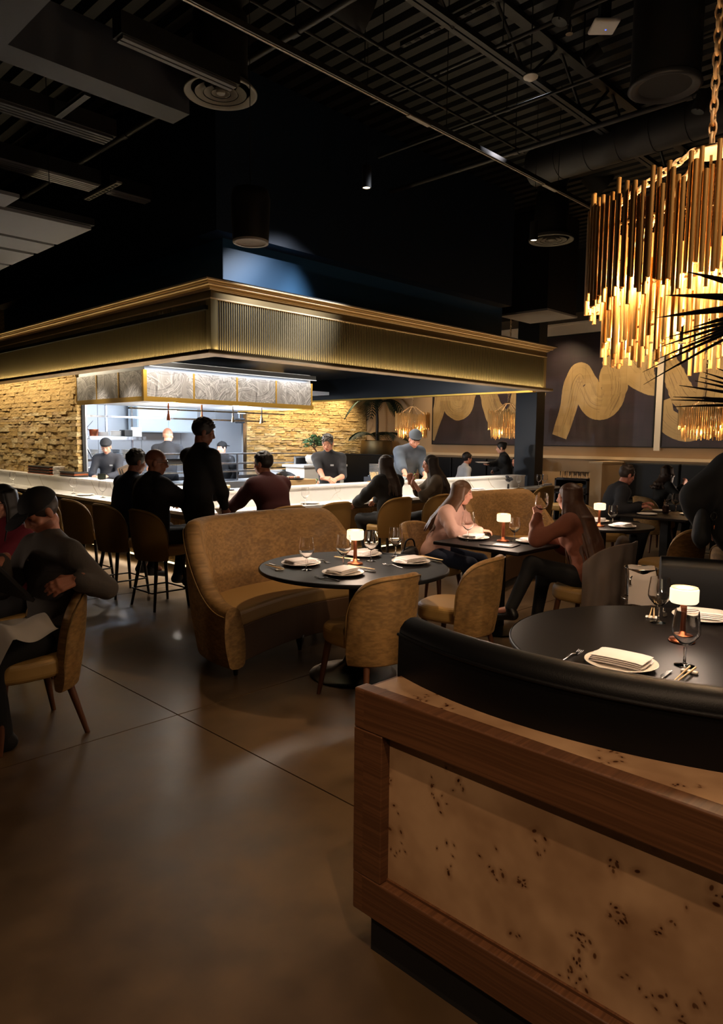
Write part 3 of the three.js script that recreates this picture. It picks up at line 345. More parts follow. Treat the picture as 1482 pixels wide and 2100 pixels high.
function chandelier(x, z, label, big, dy = 0, s = 1) {
  const t = thing('chandelier', label, 'chandelier', [x, dy, z]); t.scale.set(s, s, s); const list = tiers(big ? 5 : 6);
  if (big) for (const [a, y, b, l] of list) { const m = part(t, 'tube_rod', rodGeo, M.rodBrass); m.position.set(a, y, b); m.scale.set(1, l, 1); }
  else { const g = list.filter((_, i) => i % 2 === 0).map(([a, y, b, l]) => new THREE.CylinderGeometry(0.013, 0.013, l, 6).translate(a, y, b)); part(t, 'tube_rods', mg(g), M.rodBrass).userData.kind = 'stuff'; }
  part(t, 'ring', mg([new THREE.TorusGeometry(0.435, 0.005, 6, 60).rotateX(Math.PI / 2).translate(0, 2.42, 0), new THREE.TorusGeometry(0.36, 0.005, 6, 60).rotateX(Math.PI / 2).translate(0, 2.2, 0), new THREE.TorusGeometry(0.32, 0.005, 6, 60).rotateX(Math.PI / 2).translate(0, 2.05, 0)]), M.brassDark);
  part(t, 'canopy_disc', lathe([[0, 2.735], [0.07, 2.738], [0.085, 2.75], [0.03, 2.765], [0, 2.77]], 24), M.brassPale);
  for (let k = 0; k < 4; k++) { const a = k * Math.PI / 2 + 0.5, p = V(Math.cos(a) * 0.075, 2.745, Math.sin(a) * 0.075), q = V(Math.cos(a) * 0.43, 2.5, Math.sin(a) * 0.43), g = chainGeo(11, p.distanceTo(q)); g.applyQuaternion(new THREE.Quaternion().setFromUnitVectors(V(0, 1, 0), q.clone().sub(p).normalize())); g.translate(p.x, p.y, p.z); part(t, 'chain', g, M.brassPale); }
  part(t, 'long_chain', chainGeo(big ? 58 : 62, big ? 2.53 : 3.39).translate(0, 2.77, 0), M.brassPale); part(t, 'stem', rod(V(0, 2.1, 0), V(0, 2.74, 0), 0.006, 0.006, 8), M.brassDark); part(t, 'cord', tube([V(0.012, 2.77, 0), V(0.02, 3.4, 0.01), V(0.0, 4.2, 0.014), V(0.01, big ? 5.3 : 6.15, 0)], 0.005, 30, 6), M.brassDark);
  const bulbs = []; if (big) { for (let k = 0; k < 9; k++) bulbs.push([k / 9 * 6.283, 0.414, 2.215, 0.24]); for (let k = 0; k < 7; k++) bulbs.push([k / 7 * 6.283 + 0.3, 0.357, 2.04, 0.24]); for (let k = 0; k < 4; k++) bulbs.push([k / 4 * 6.283 + 0.7, 0.16, 2.3, 0.26]); } else bulbs.push([0, 0.1, 2.36, 0.2], [2, 0.41, 2.2, 0.2], [4, 0.41, 2.2, 0.2], [0.5, 0.356, 2.07, 0.25], [3, 0.356, 2.07, 0.25]);
  for (const [a, q, y, cd] of bulbs) { const bxp = Math.cos(a) * q, bzp = Math.sin(a) * q; const bm = part(t, 'bulb', new THREE.SphereGeometry(0.009, 10, 8).scale(1, 1.7, 1).translate(bxp, y, bzp), M.lampOn); part(bm, 'bulb_socket', cyl(0.007, 0.007, 0.03, bxp, y + 0.016, bzp, 8), M.brassDark); bulb(x + bxp * s, dy + y * s, z + bzp * s, cd, 0xffdcb0, 0.4); }
}
chandelier(3.05, -1.06, 'large two-tier brass tube chandelier hanging on a chain over the round booth table', true);
chandelier(12.45, -4.2, 'far brass tube chandelier in front of the third painting', false, 0.0, 0.86);
chandelier(12.3, -7.9, 'far brass tube chandelier in front of the first painting', false, 0.0, 0.86);
chandelier(12.35, -10.45, 'far brass tube chandelier beside the tall palm', false, 0.0, 0.86);

// ================================================================== PAINTINGS
function painting(n, z0, z1, label, ribbon) {
  const W = 2.7, H = 2.3, map = canvasTex(1024, 872, (c, w, h) => {
    c.fillStyle = '#2b2224'; c.fillRect(0, 0, w, h); const r = rng(n * 91);
    for (let k = 0; k < 300; k++) { c.fillStyle = `rgba(${60 + r() * 20},${45 + r() * 14},${50 + r() * 14},0.08)`; c.fillRect(r() * w, r() * h, 60 + r() * 200, 40 + r() * 100); }
    for (const { pts, wd } of ribbon) { const cur = new THREE.CatmullRomCurve3(pts.map(([x, y]) => V(x * w, y * h, 0))), ws = wd; const S = 160;
      const S2 = 220, left = [], right = []; for (let i = 0; i <= S2; i++) { const t = i / S2, p = cur.getPoint(t), d = cur.getTangent(t), q = lerp(ws[0], lerp(ws[1], ws[2], Math.max(0, 2 * t - 1)), Math.min(1, 2 * t)) * w * 0.5 * (1 + 0.03 * Math.sin(t * 60) + 0.02 * r()); left.push([p.x - d.y * q, p.y + d.x * q]); right.push([p.x + d.y * q, p.y - d.x * q]); }
      c.fillStyle = '#ae9363'; c.beginPath(); left.forEach(([X, Y], i) => (i ? c.lineTo(X, Y) : c.moveTo(X, Y))); right.reverse().forEach(([X, Y]) => c.lineTo(X, Y)); c.closePath(); c.fill(); c.save(); c.clip();
      for (let k = 0; k < 260; k++) { const g = r(); c.fillStyle = g > 0.5 ? `rgba(206,178,126,${0.1 * r()})` : `rgba(110,86,50,${0.13 * r()})`; c.fillRect(Math.floor(r() * 12) * w / 12, Math.floor(r() * 11) * h / 11, w / 12 * (0.5 + r()), h / 11 * (0.5 + r())); } c.restore();
      for (let k = 0; k < 46; k++) { const f = 2 * r() - 1, t0 = r() * 0.8, t1 = t0 + 0.06 + 0.2 * r(); c.strokeStyle = `rgba(40,28,24,${0.15 + 0.3 * r()})`; c.lineWidth = 1 + 2 * r(); c.beginPath(); for (let i = 0; i <= 24; i++) { const t = Math.min(1, lerp(t0, t1, i / 24)), p = cur.getPoint(t), d = cur.getTangent(t), q = lerp(ws[0], ws[2], t) * w * 0.5; const X = p.x - d.y * q * f, Y = p.y + d.x * q * f; if (!i) c.moveTo(X, Y); else c.lineTo(X, Y); } c.stroke(); } 
      c.globalCompositeOperation = 'source-atop'; for (let i = 0; i < 9; i++) { c.strokeStyle = 'rgba(60,44,26,0.12)'; c.lineWidth = 2; c.beginPath(); c.moveTo(i * w / 9 + 8 * r(), 0); c.lineTo(i * w / 9, h); c.stroke(); } c.globalCompositeOperation = 'source-over'; } });
  const t = thing('painting', label, 'painting', [13.95, 1.53, (z0 + z1) / 2], -Math.PI / 2); const L = Math.abs(z1 - z0);
  part(t, 'canvas', new THREE.BoxGeometry(L, H, 0.04).translate(0, H / 2, 0), std(0xffffff, 0.5, 0.15, { map })); part(t, 'frame', mg([span(-L / 2 - 0.02, -L / 2, 0, H, -0.03, 0.035), span(L / 2, L / 2 + 0.02, 0, H, -0.03, 0.035), span(-L / 2 - 0.02, L / 2 + 0.02, -0.02, 0, -0.03, 0.035), span(-L / 2 - 0.02, L / 2 + 0.02, H, H + 0.02, -0.03, 0.035)]), M.black);
}
// u runs along -z ... the viewer's left to right is z rising
painting(1, -11.12, -8.46, 'dark painting with a gold ribbon bowl, nearest the tall palm', [{ pts: [[-0.03, 0.95], [0.06, 0.66], [0.12, 0.42], [0.18, 0.42], [0.23, 0.6], [0.32, 0.62], [0.37, 0.45], [0.42, 0.22]], wd: [0.1, 0.2, 0.24] }, { pts: [[0.5, 0.25], [0.6, 0.48], [0.68, 0.68], [0.8, 0.8], [0.91, 0.7], [0.95, 0.45], [1.0, 0.25]], wd: [0.12, 0.24, 0.16] }]);
painting(2, -8.28, -5.64, 'dark painting with a swooping gold ribbon, behind the black column', [{ pts: [[-0.02, 0.98], [0.04, 0.7], [0.08, 0.5]], wd: [0.08, 0.08, 0.05] }, { pts: [[0.24, 0.92], [0.31, 0.66], [0.355, 0.42], [0.4, 0.36], [0.45, 0.46], [0.52, 0.6], [0.61, 0.62], [0.67, 0.5], [0.68, 0.36], [0.74, 0.28], [0.84, 0.38], [0.93, 0.46], [1.02, 0.5]], wd: [0.13, 0.25, 0.13] }, { pts: [[0.62, 0.72], [0.7, 0.5], [0.66, 0.28], [0.62, 0.22]], wd: [0.1, 0.22, 0.1] }, { pts: [[1.02, 0.22], [0.94, 0.27], [0.95, 0.4], [1.02, 0.5]], wd: [0.05, 0.1, 0.06] }]);
painting(3, -5.46, -2.8, 'dark painting with a broad gold bowl stroke, farthest from the column', [{ pts: [[-0.02, 0.24], [0.06, 0.4], [0.14, 0.58], [0.22, 0.66]], wd: [0.13, 0.16, 0.2] }, { pts: [[-0.02, 0.62], [0.02, 0.76], [0.14, 0.85], [0.27, 0.8], [0.33, 0.62], [0.35, 0.4], [0.4, 0.27], [0.5, 0.32], [0.62, 0.48], [0.8, 0.6], [1.02, 0.55]], wd: [0.14, 0.22, 0.2] }]);
for (const z of [-10.6, -9.1, -7.6, -6.2, -4.8, -3.4]) spot(12.95, 4.05, z, 13.98, 2.3, z, 5.5, 0.75, 0xffdcae, 0.8);
// ================================================================== UPHOLSTERY
// a padded wall following a plan curve: plan(u) -> [x, z, nx, nz] (n points outward), top(u), bottom(u), thickness
function shell(plan, nu, y0, top, th, lean = 0, nvx = 8, bulge = 0.012) {
  const loop = []; const rr = th / 2;               // cross-section: [inward offset, height fraction, extra y]
  for (let i = 0; i <= nvx; i++) loop.push([0, i / nvx, 0]);
  for (let i = 1; i < 7; i++) { const a = Math.PI * i / 7; loop.push([rr - rr * Math.cos(a), 1, rr * Math.sin(a)]); }
  for (let i = nvx; i >= 0; i--) loop.push([th, i / nvx, 0]);
  for (let i = 1; i < 4; i++) { const a = Math.PI * i / 4; loop.push([rr + rr * Math.cos(a), 0, -0.4 * rr * Math.sin(a)]); }
  const n = loop.length, pos = [], uv = [], idx = [];
  const P = (u) => { const [x, z, nx, nz] = plan(u), yt = Math.max(y0(u) + 0.03, top(u) - rr), yb = y0(u); return loop.map(([off, f, ey]) => { const y = lerp(yb, yt, f) + ey, o = lean * (y - yb) + bulge * Math.sin(Math.PI * f) * (off === 0 ? 1 : off === th ? -1 : 0) - off; return [x + nx * o, y, z + nz * o]; }); };
  let s = 0, prev = null;
  for (let i = 0; i <= nu; i++) { const ring = P(i / nu), c = plan(i / nu); if (prev) s += Math.hypot(c[0] - prev[0], c[1] - prev[1]); prev = c; let t = 0; ring.forEach((p, k) => { if (k) t += Math.hypot(p[0] - ring[k - 1][0], p[1] - ring[k - 1][1], p[2] - ring[k - 1][2]); pos.push(...p); uv.push(s, p[1] + (k > n / 2 ? 0.37 : 0)); }); }
  for (let i = 0; i < nu; i++) for (let k = 0; k < n; k++) { const a = i * n + k, b = i * n + (k + 1) % n, c = a + n, d = b + n; idx.push(a, b, c, b, d, c); }
  for (const [i, flip] of [[0, false], [nu, true]]) { const ring = P(i / nu), c = ring.reduce((q, p) => [q[0] + p[0] / n, q[1] + p[1] / n, q[2] + p[2] / n], [0, 0, 0]), b = pos.length / 3; ring.forEach((p) => { pos.push(...p); uv.push(p[0] + p[2], p[1]); }); pos.push(...c); uv.push(c[0] + c[2], c[1]); for (let k = 0; k < n; k++) { const a = b + k, d = b + (k + 1) % n; flip ? idx.push(a, d, b + n) : idx.push(d, a, b + n); } }
  const g = new THREE.BufferGeometry(); g.setAttribute('position', new THREE.Float32BufferAttribute(pos, 3)); g.setAttribute('uv', new THREE.Float32BufferAttribute(uv, 2)); g.setIndex(idx); g.computeVertexNormals(); return g;
}
function rimTube(plan, y0, top, lean, r, nu = 60, out = 0.004) { const pts = []; for (let i = 0; i <= nu; i++) { const u = i / nu, [x, z, nx, nz] = plan(u), y = top(u) - 0.016, o = lean * (y - y0(u)) + out; pts.push(V(x + nx * o, y, z + nz * o)); } return tube(pts, r, nu * 2, 6); }
// ---- barrel-backed chair; local +z is where the sitter looks
const barrel = (RX, RZ, phi) => (u) => { const a = (u * 2 - 1) * phi, x = Math.sin(a) * RX, z = -Math.cos(a) * RZ, nx = Math.sin(a) / RX, nz = -Math.cos(a) / RZ, l = Math.hypot(nx, nz); return [x, z + 0.02, nx / l, nz / l]; };
const tomb = (yt, yb, p = 3.4) => (u) => { const a = Math.abs(u * 2 - 1); return yb + (yt - yb) * Math.pow(Math.max(0, 1 - Math.pow(a, p)), 1 / 2.4); };
const seatPlan = (w, d, n = 112, p = 2.7) => { const o = []; for (let i = 0; i < n; i++) { const a = i / n * Math.PI * 2, c = Math.cos(a), s = Math.sin(a); o.push([Math.sign(c) * Math.pow(Math.abs(c), 2 / p) * w / 2, Math.sign(s) * Math.pow(Math.abs(s), 2 / p) * d / 2]); } return o; };
function legs(t, spots, y, mat, splay = 0.045, r0 = 0.013, r1 = 0.024) { for (const [x, z] of spots) part(t, 'leg', rod(V(x * (1 + splay / Math.abs(x)), 0, z * (1 + splay / Math.abs(z))), V(x, y, z), r0, r1, 14), mat); }
function makeChair() {
  const t = thing('dining_chair', 'x', 'chair'); const pl = barrel(0.262, 0.255, 1.25), yb = () => 0.27, tp = tomb(0.815, 0.44);
  const bk = part(t, 'backrest', shell(pl, 44, yb, tp, 0.055, 0.11), M.velvet); part(bk, 'piping', rimTube(pl, yb, tp, 0.11, 0.004), M.piping);
  part(t, 'seat', slab(seatPlan(0.47, 0.5), 0.345, 0.115, 0.035, 4).translate(0, 0, 0.05), M.seatVinyl);
  legs(t, [[-0.17, 0.2], [0.17, 0.2]], 0.36, M.legWood); legs(t, [[-0.14, -0.115], [0.14, -0.115]], 0.36, M.legWood, 0.085); return t;
}
const chairProto = makeChair(); let chairUsed = false;
function chair(x, z, turn, label) { if (!chairUsed) { chairUsed = true; chairProto.position.set(x, 0, z); chairProto.rotation.y = turn; chairProto.userData.label = label; return chairProto; } return copy(chairProto, [x, 0, z], turn, label); }
function makeStool() {
  const t = thing('counter_stool', 'x', 'stool'); const pl = barrel(0.25, 0.235, 1.3), yb = () => 0.47, tp = tomb(0.945, 0.6, 3);
  const bk = part(t, 'backrest', shell(pl, 40, yb, tp, 0.05, 0.1), M.velvetPlain); part(bk, 'piping', rimTube(pl, yb, tp, 0.1, 0.004), M.piping);
  part(t, 'seat', slab(seatPlan(0.44, 0.46), 0.5, 0.1, 0.03, 4).translate(0, 0, 0.03), M.seatVinyl);
  legs(t, [[-0.15, 0.15], [0.15, 0.15]], 0.51, M.legDark, 0.045, 0.012, 0.02); legs(t, [[-0.14, -0.105], [0.14, -0.105]], 0.51, M.legDark, 0.075, 0.012, 0.02);
  const q = 0.184; part(t, 'footrest', tube([V(-q, 0.17, -q), V(-q, 0.17, q), V(-q + 0.01, 0.17, q), V(q - 0.01, 0.17, q), V(q, 0.17, q), V(q, 0.17, -q), V(q - 0.01, 0.17, -q), V(-q + 0.01, 0.17, -q), V(-q, 0.17, -q)], 0.008, 60, 8), M.pewter); return t;
}
const stoolProto = makeStool(); let stoolUsed = false;
function stool(x, z, turn, label, group) { if (!stoolUsed) { stoolUsed = true; stoolProto.position.set(x, 0, z); stoolProto.rotation.y = turn; stoolProto.userData.label = label; if (group) stoolProto.userData.group = group; return; } copy(stoolProto, [x, 0, z], turn, label, group); }
// ---- curved velvet settee, local +z faces the table
function makeSofa() {
  const t = thing('velvet_settee', 'x', 'sofa');
  const W = 0.83, q0 = (s) => { const c = Math.cos(s), n = Math.sin(s); return [W * Math.sign(n) * Math.pow(Math.abs(n), 0.74), -0.74 * Math.pow(Math.max(0, c), 0.74) + 0.26]; }, plan = (u) => { const a = u * 2 - 1, s = Math.sign(a) * Math.pow(Math.abs(a), 1.0) * 1.57, [x, z] = q0(s), p = q0(Math.max(-1.57, s - 0.02)), n = q0(Math.min(1.57, s + 0.02)), tx = n[0] - p[0], tz = n[1] - p[1], l = Math.hypot(tx, tz); return [x, z, -(-tz) / l, -tx / l]; };
  const yb = () => 0.1, top = (u) => { const a = Math.abs(u * 2 - 1); return 0.5 + 0.52 * (1 - sstep(a, 0.5, 1.02)) ; };
  const bk = part(t, 'backrest', shell(plan, 80, yb, top, 0.13, 0.1, 10, 0.02), M.velvet); part(bk, 'piping', rimTube(plan, yb, (u) => top(u) - 0.045, 0.1, 0.005, 80, 0.008), M.piping);
  const out = []; for (let i = 0; i <= 30; i++) { const [x, z, nx, nz] = plan(i / 30); out.push([x - nx * 0.06, z - nz * 0.06]); } for (let i = 0; i <= 20; i++) { const f = 1 - 2 * i / 20; out.push([f * 0.70, 0.24 - 0.13 * Math.cos(f * 1.5)]); }
  part(t, 'seat', slab(out, 0.34, 0.12, 0.03, 4), M.seatVinyl); part(t, 'seat_base', slab(out, 0.1, 0.25, 0.008, 2), phys(0x4f3517, 0.8, 0, { sheen: 0.6, sheenRoughness: 0.5, sheenColor: new THREE.Color(0x5a4018) }));
  for (const [x, z] of [[-0.7, 0.16], [0.7, 0.16], [-0.55, -0.3], [0.55, -0.3], [0, 0.08]]) part(t, 'foot', lathe([[0, 0], [0.014, 0], [0.018, 0.03], [0.03, 0.07], [0.034, 0.12], [0, 0.12]], 16).translate(x, 0, z), M.legDark);
  return t;
}
const sofaProto = makeSofa(); sofaProto.position.set(3.44, 0, -4.08); sofaProto.rotation.y = 0.08; sofaProto.userData.label = 'curved brown velvet settee with high back at the empty round table';
copy(sofaProto, [7.0, 0, -4.3], 0.02, 'curved velvet settee beyond the women at the square table');
// ---- tables
function pedestal(t, h, r = 0.3) { part(t, 'base', lathe([[0, 0], [r, 0], [r, 0.008], [r * 0.86, 0.018], [r * 0.5, 0.04], [r * 0.25, 0.085], [0.045, 0.16], [0.034, 0.28], [0.034, h], [0, h]], 48), M.pewter); }
function roundTable(x, z, r, label) { const t = thing('round_table', label, 'table', [x, 0, z]); part(t, 'tabletop', lathe([[0, 0.722], [r - 0.012, 0.722], [r, 0.73], [r, 0.742], [r - 0.008, 0.75], [0, 0.75]], 96), M.tableTop); part(t, 'edge_band', lathe([[r - 0.001, 0.726], [r + 0.002, 0.73], [r + 0.002, 0.744], [r - 0.001, 0.748]], 96), M.tableBlack); pedestal(t, 0.722); return t; }
roundTable(3.35, -3.33, 0.64, 'round black table laid for guests in front of the curved settee');
roundTable(3.05, -1.06, 0.72, 'large round dark table inside the black leather booth');
roundTable(7.0, -3.3, 0.5, 'round dark table with a lit lamp behind the draped chair');
{ const t = thing('square_table', 'small square black table between the two women', 'table', [5.06, 0, -3.3]); part(t, 'tabletop', rb(0.74, 0.03, 0.84, 0.01, 0, 0.735, 0), M.tableTop); part(t, 'post', span(-0.045, 0.045, 0.02, 0.72, -0.045, 0.045), M.black); part(t, 'base', lathe([[0, 0], [0.26, 0], [0.26, 0.012], [0.06, 0.03], [0, 0.03]], 40), M.pewter); }
{ const t = thing('square_table', 'black table where the man in the suit is eating', 'table', [8.55, 0, -3.25]); part(t, 'tabletop', rb(0.9, 0.03, 0.8, 0.01, 0, 0.735, 0), M.tableTop); part(t, 'post', span(-0.045, 0.045, 0.02, 0.72, -0.045, 0.045), M.black); part(t, 'base', lathe([[0, 0], [0.26, 0], [0.26, 0.012], [0.06, 0.03], [0, 0.03]], 40), M.pewter); }
{ const t = thing('square_table', 'far black table in front of the curly-haired woman', 'table', [11.1, 0, -3.5]); part(t, 'tabletop', rb(0.8, 0.03, 0.8, 0.01, 0, 0.735, 0), M.tableTop); part(t, 'post', span(-0.045, 0.045, 0.02, 0.72, -0.045, 0.045), M.black); part(t, 'base', lathe([[0, 0], [0.26, 0], [0.26, 0.012], [0.06, 0.03], [0, 0.03]], 40), M.pewter); }
// ---- chairs
chair(3.12, -2.95, Math.PI - 0.05, 'velvet barrel chair with its back to us at the round settee table');
chair(4.03, -2.93, Math.PI + 0.22, 'velvet barrel chair behind the black leather booth back, tilted toward the settee table');
chair(1.42, -3.87, -Math.PI / 2, 'velvet barrel chair under the man in the cap');
chair(1.62, -4.84, -Math.PI / 2 + 0.1, 'velvet barrel chair under the woman in maroon');
chair(5.27, -4.2, 0.1, 'velvet barrel chair under the woman in the pale pink blouse');
chair(5.27, -2.55, Math.PI, 'velvet barrel chair draped with the grey jacket');
chair(6.95, -2.56, Math.PI - 0.1, 'pale velvet barrel chair with an empty seat beside the man in the suit');
chair(8.65, -4.1, 0.75, 'velvet barrel chair under the man in the suit'); chair(10.55, -4.2, 1.0, 'velvet barrel chair under the curly-haired woman');
chair(6.3, -1.7, Math.PI / 2, 'velvet barrel chair half hidden by the person in black');
// ---- stools along the two sides of the counter
stool(3.42, -6.02, Math.PI / 2, 'velvet counter stool under the man with glasses, closest to the server');
stool(3.4, -6.74, Math.PI / 2, 'velvet counter stool under the man in the blue shirt');
[-7.5, -8.3, -9.1, -9.9].forEach((z, i) => stool(3.4, z, Math.PI / 2, ['empty velvet counter stool just behind the cap of the seated man', 'second empty velvet stool past the man in the blue shirt', 'third empty velvet stool past the man in the blue shirt', 'last empty velvet stool along the stone side of the counter'][i]));
[[4.55, 'velvet counter stool under the man in maroon'], [5.22, 'empty velvet counter stool showing above the curved settee'], [6.24, 'velvet counter stool under the woman in black with long hair'], [7.05, 'velvet counter stool under the woman with clasped hands'], [7.85, 'empty velvet counter stool behind the woman in pink, nearest to her'], [8.75, 'empty velvet counter stool left of the long-haired woman’s raised glass'], [9.6, 'empty velvet counter stool at the end of the marble wall'], [10.5, 'last empty velvet counter stool beside the black column']].forEach(([x, l]) => stool(x, -5.62, Math.PI, l));

// ================================================================== LEATHER BOOTH AND ITS WOOD FRONT
const BC = [3.0, -1.0], BR = 1.4;
{ const t = thing('booth_partition', 'low walnut-framed booth front with burl veneer panels', 'partition', [0, 0, 0]);
  const x = 1.485, z0 = -1.47, z1 = 2.4, fw = 0.125, dp = 0.036;
  part(t, 'top_rail', rb(dp + 0.02, fw, z1 - z0, 0.006, x + (dp + 0.02) / 2, 0.85 - fw / 2, (z0 + z1) / 2), M.walnut);
  part(t, 'bottom_rail', rb(dp + 0.02, fw, z1 - z0, 0.006, x + (dp + 0.02) / 2, 0.135 + fw / 2, (z0 + z1) / 2), M.walnut);
  part(t, 'stile', rb(dp + 0.02, 0.85 - 0.135 - 2 * fw, fw * 0.93, 0.004, x + (dp + 0.02) / 2, 0.4925, z0 + fw * 0.465), M.walnut);
  part(t, 'stile', rb(dp + 0.02, 0.85 - 0.135 - 2 * fw, fw, 0.004, x + (dp + 0.02) / 2, 0.4925, 1.6), M.walnut);
  part(t, 'front_panel', span(x + dp, x + dp + 0.02, 0.15, 0.84, z0 + 0.03, z1), M.burl);
  part(t, 'panel_bead', mg([span(x + 0.028, x + dp, 0.26, 0.268, z0 + fw * 0.93, z1)]), M.walnut);
  // deck: burl between the walnut edge and the curve of the seat back
  const o = [[x + 0.03, z0 + 0.028]]; o.push([1.66, z0 + 0.028]); for (let i = 0; i <= 40; i++) { const a = Math.PI + 0.33 - i * 2.0 / 40; o.push([BC[0] + Math.cos(a) * (BR - 0.02), BC[1] - Math.sin(a) * (BR - 0.02) * -1]); }
  const pts = [[x + 0.03, z0 + 0.028], [1.664, z0 + 0.028]]; for (let z = z0 + 0.03; z < 0.38; z += 0.05) pts.push([BC[0] - Math.sqrt((BR - 0.02) ** 2 - (z - BC[1]) ** 2), z]); pts.push([4.5, 0.4], [4.5, z1], [x + 0.03, z1]);
  part(t, 'deck', uvm(slab(pts, 0.82, 0.028, 0.001, 1)), M.burl);
  part(t, 'end_rail', rb(0.14, 0.7, 0.026, 0.004, x + 0.13, 0.49, z0 + 0.016), M.walnut);
  part(t, 'carcass', mg([span(x + 0.06, 1.62, 0.1, 0.82, z0 + 0.03, z1)]), M.black);
  part(t, 'toe_kick', span(x + 0.035, 1.66, 0, 0.135, z0 + 0.05, z1), M.black);
}
{ const t = thing('leather_booth', 'black leather curved booth back and bench around the large round table', 'bench', [0, 0, 0]);
  const arc = (a0, a1, r) => (u) => { const a = lerp(a0, a1, u); return [BC[0] + Math.cos(a) * r, BC[1] + Math.sin(a) * r, Math.cos(a), Math.sin(a)]; };   // angle from +x toward +z
  part(t, 'backrest', shell(arc(Math.PI + 0.337, Math.PI / 2 - 0.4, BR), 70, () => 0.45, () => 1.03, 0.11, 0, 10, 0.004), M.leather);
  part(t, 'piping', rimTube(arc(Math.PI + 0.337, Math.PI / 2 - 0.4, BR), () => 0.45, () => 0.995, 0, 0.006, 80, 0.002), M.leather);
  part(t, 'bench', shell(arc(Math.PI + 0.32, Math.PI / 2 - 0.4, BR - 0.1), 60, () => 0.1, () => 0.47, 0.46, 0, 6, 0), M.leather);
  part(t, 'far_backrest', shell(arc(-0.47, 0.9, BR + 0.05), 50, () => 0.1, () => 0.93, 0.13, 0, 10, 0.01), M.leather);
  part(t, 'far_bench', shell(arc(-0.44, 0.9, BR - 0.06), 40, () => 0.1, () => 0.47, 0.44, 0, 6, 0), M.leather);
}
// ---- far banquettes under the paintings
function banquette(z0, z1, label) { const t = thing('banquette', label, 'bench', [0, 0, 0]); const L = Math.abs(z1 - z0), n = Math.round(L / 1.1); for (let i = 0; i < n; i++) part(t, 'back_cushion', rb(0.16, 0.72, L / n - 0.012, 0.03, 13.82, 0.85, lerp(z0, z1, (i + 0.5) / n)), M.leather); part(t, 'seat', rb(0.55, 0.14, L, 0.03, 13.55, 0.42, (z0 + z1) / 2), M.leather); part(t, 'plinth', span(13.3, 13.9, 0, 0.35, z0, z1), M.black); }
banquette(-11.4, -8.35, 'long black leather banquette below the first painting'); banquette(-6.1, 1.5, 'long black leather banquette behind the curly-haired woman');
{ const t = thing('end_panel', 'pale end panel with a black cap closing the far banquette', 'panel', [13.55, 0, -8.15]); part(t, 'panel', span(-0.4, 0.4, 0, 1.2, -0.06, 0.06), M.plaster); part(t, 'cap', span(-0.42, 0.42, 1.2, 1.26, -0.08, 0.08), M.black); }
{ const t = thing('end_panel', 'pale end panel next to the rack of upturned glasses', 'panel', [13.4, 0, -6.3]); part(t, 'panel', span(-0.45, 0.45, 0, 1.2, -0.12, 0.12), M.plaster); part(t, 'cap', span(-0.47, 0.47, 1.2, 1.23, -0.14, 0.14), M.cream); }
{ const t = thing('service_station', 'dark service station with glasses in a tray under the cream ledge', 'cabinet', [13.55, 0, -6.95]); for (const y of [0.3, 0.58, 0.86]) part(t, 'shelf', span(-0.35, 0.35, y - 0.03, y, -0.36, 0.36), M.legDark); part(t, 'side', span(-0.35, 0.35, 0, 0.86, -0.36, -0.33), M.legDark); part(t, 'side', span(-0.35, 0.35, 0, 0.86, 0.33, 0.36), M.legDark); part(t, 'back', span(0.32, 0.35, 0, 0.86, -0.36, 0.36), M.legDark); part(t, 'tray', span(-0.34, 0.0, 0.86, 0.875, -0.32, 0.34), M.pewter);
  for (let i = 0; i < 12; i++) single('tumbler', 'clear tumbler upturned on the service station tray', 'glass', lathe([[0.03, 0], [0.038, 0.13], [0, 0.131]], 16), M.glass, [13.28 + (i % 2) * 0.1, 0.875, -7.2 + Math.floor(i / 2) * 0.1], 0, 'tumblers on the service station'); for (const [z, y] of [[-7.1, 0.58], [-6.8, 0.58]]) single('napkin_stack', y && z < -7 ? 'folded napkin stack on the lower shelf, column side' : 'folded napkin stack on the lower shelf, panel side', 'napkin', rb(0.2, 0.1, 0.2, 0.01, 0, 0.05, 0), M.linen, [13.35, y, z]); }
// ---- wine-bucket stand with a towel, at the back of the booth
{ const t = thing('wine_bucket', 'chrome wine bucket on a stand behind the booth table', 'bucket', [4.74, 0, -1.95]); part(t, 'bucket', lathe([[0, 0.52], [0.09, 0.52], [0.105, 0.75], [0.11, 0.755], [0.1, 0.75], [0.085, 0.53], [0, 0.53]], 32), M.chrome); part(t, 'ring_handle', new THREE.TorusGeometry(0.03, 0.006, 8, 20).translate(0.135, 0.68, 0), M.chrome); part(t, 'ring_handle', new THREE.TorusGeometry(0.03, 0.006, 8, 20).translate(-0.135, 0.68, 0), M.chrome); part(t, 'stand', mg([cyl(0.012, 0.012, 0.5, 0, 0.02, 0, 12), lathe([[0, 0], [0.13, 0], [0.12, 0.02], [0, 0.024]], 32), new THREE.TorusGeometry(0.112, 0.007, 8, 32).rotateX(Math.PI / 2).translate(0, 0.54, 0)]), M.chrome);
  const g = grid(8, 24, (u, v) => { const y = v < 0.5 ? 0.77 - (0.5 - v) * 0.62 : 0.77 - (v - 0.5) * 0.5, z = v < 0.4 ? -0.125 : v > 0.6 ? 0.125 : -0.125 + (v - 0.4) / 0.2 * 0.25; return V((u - 0.5) * 0.17, Math.min(0.768, y + 0.0) + 0.004 * Math.sin(u * 9), z); }).rotateY(-Math.PI / 2 + 0.5);
  single('towel', 'folded pale towel hung over the wine bucket', 'towel', g, new THREE.MeshStandardMaterial({ color: 0xcfc6c0, roughness: 0.9, side: THREE.DoubleSide }), [4.74, 0, -1.95]); }
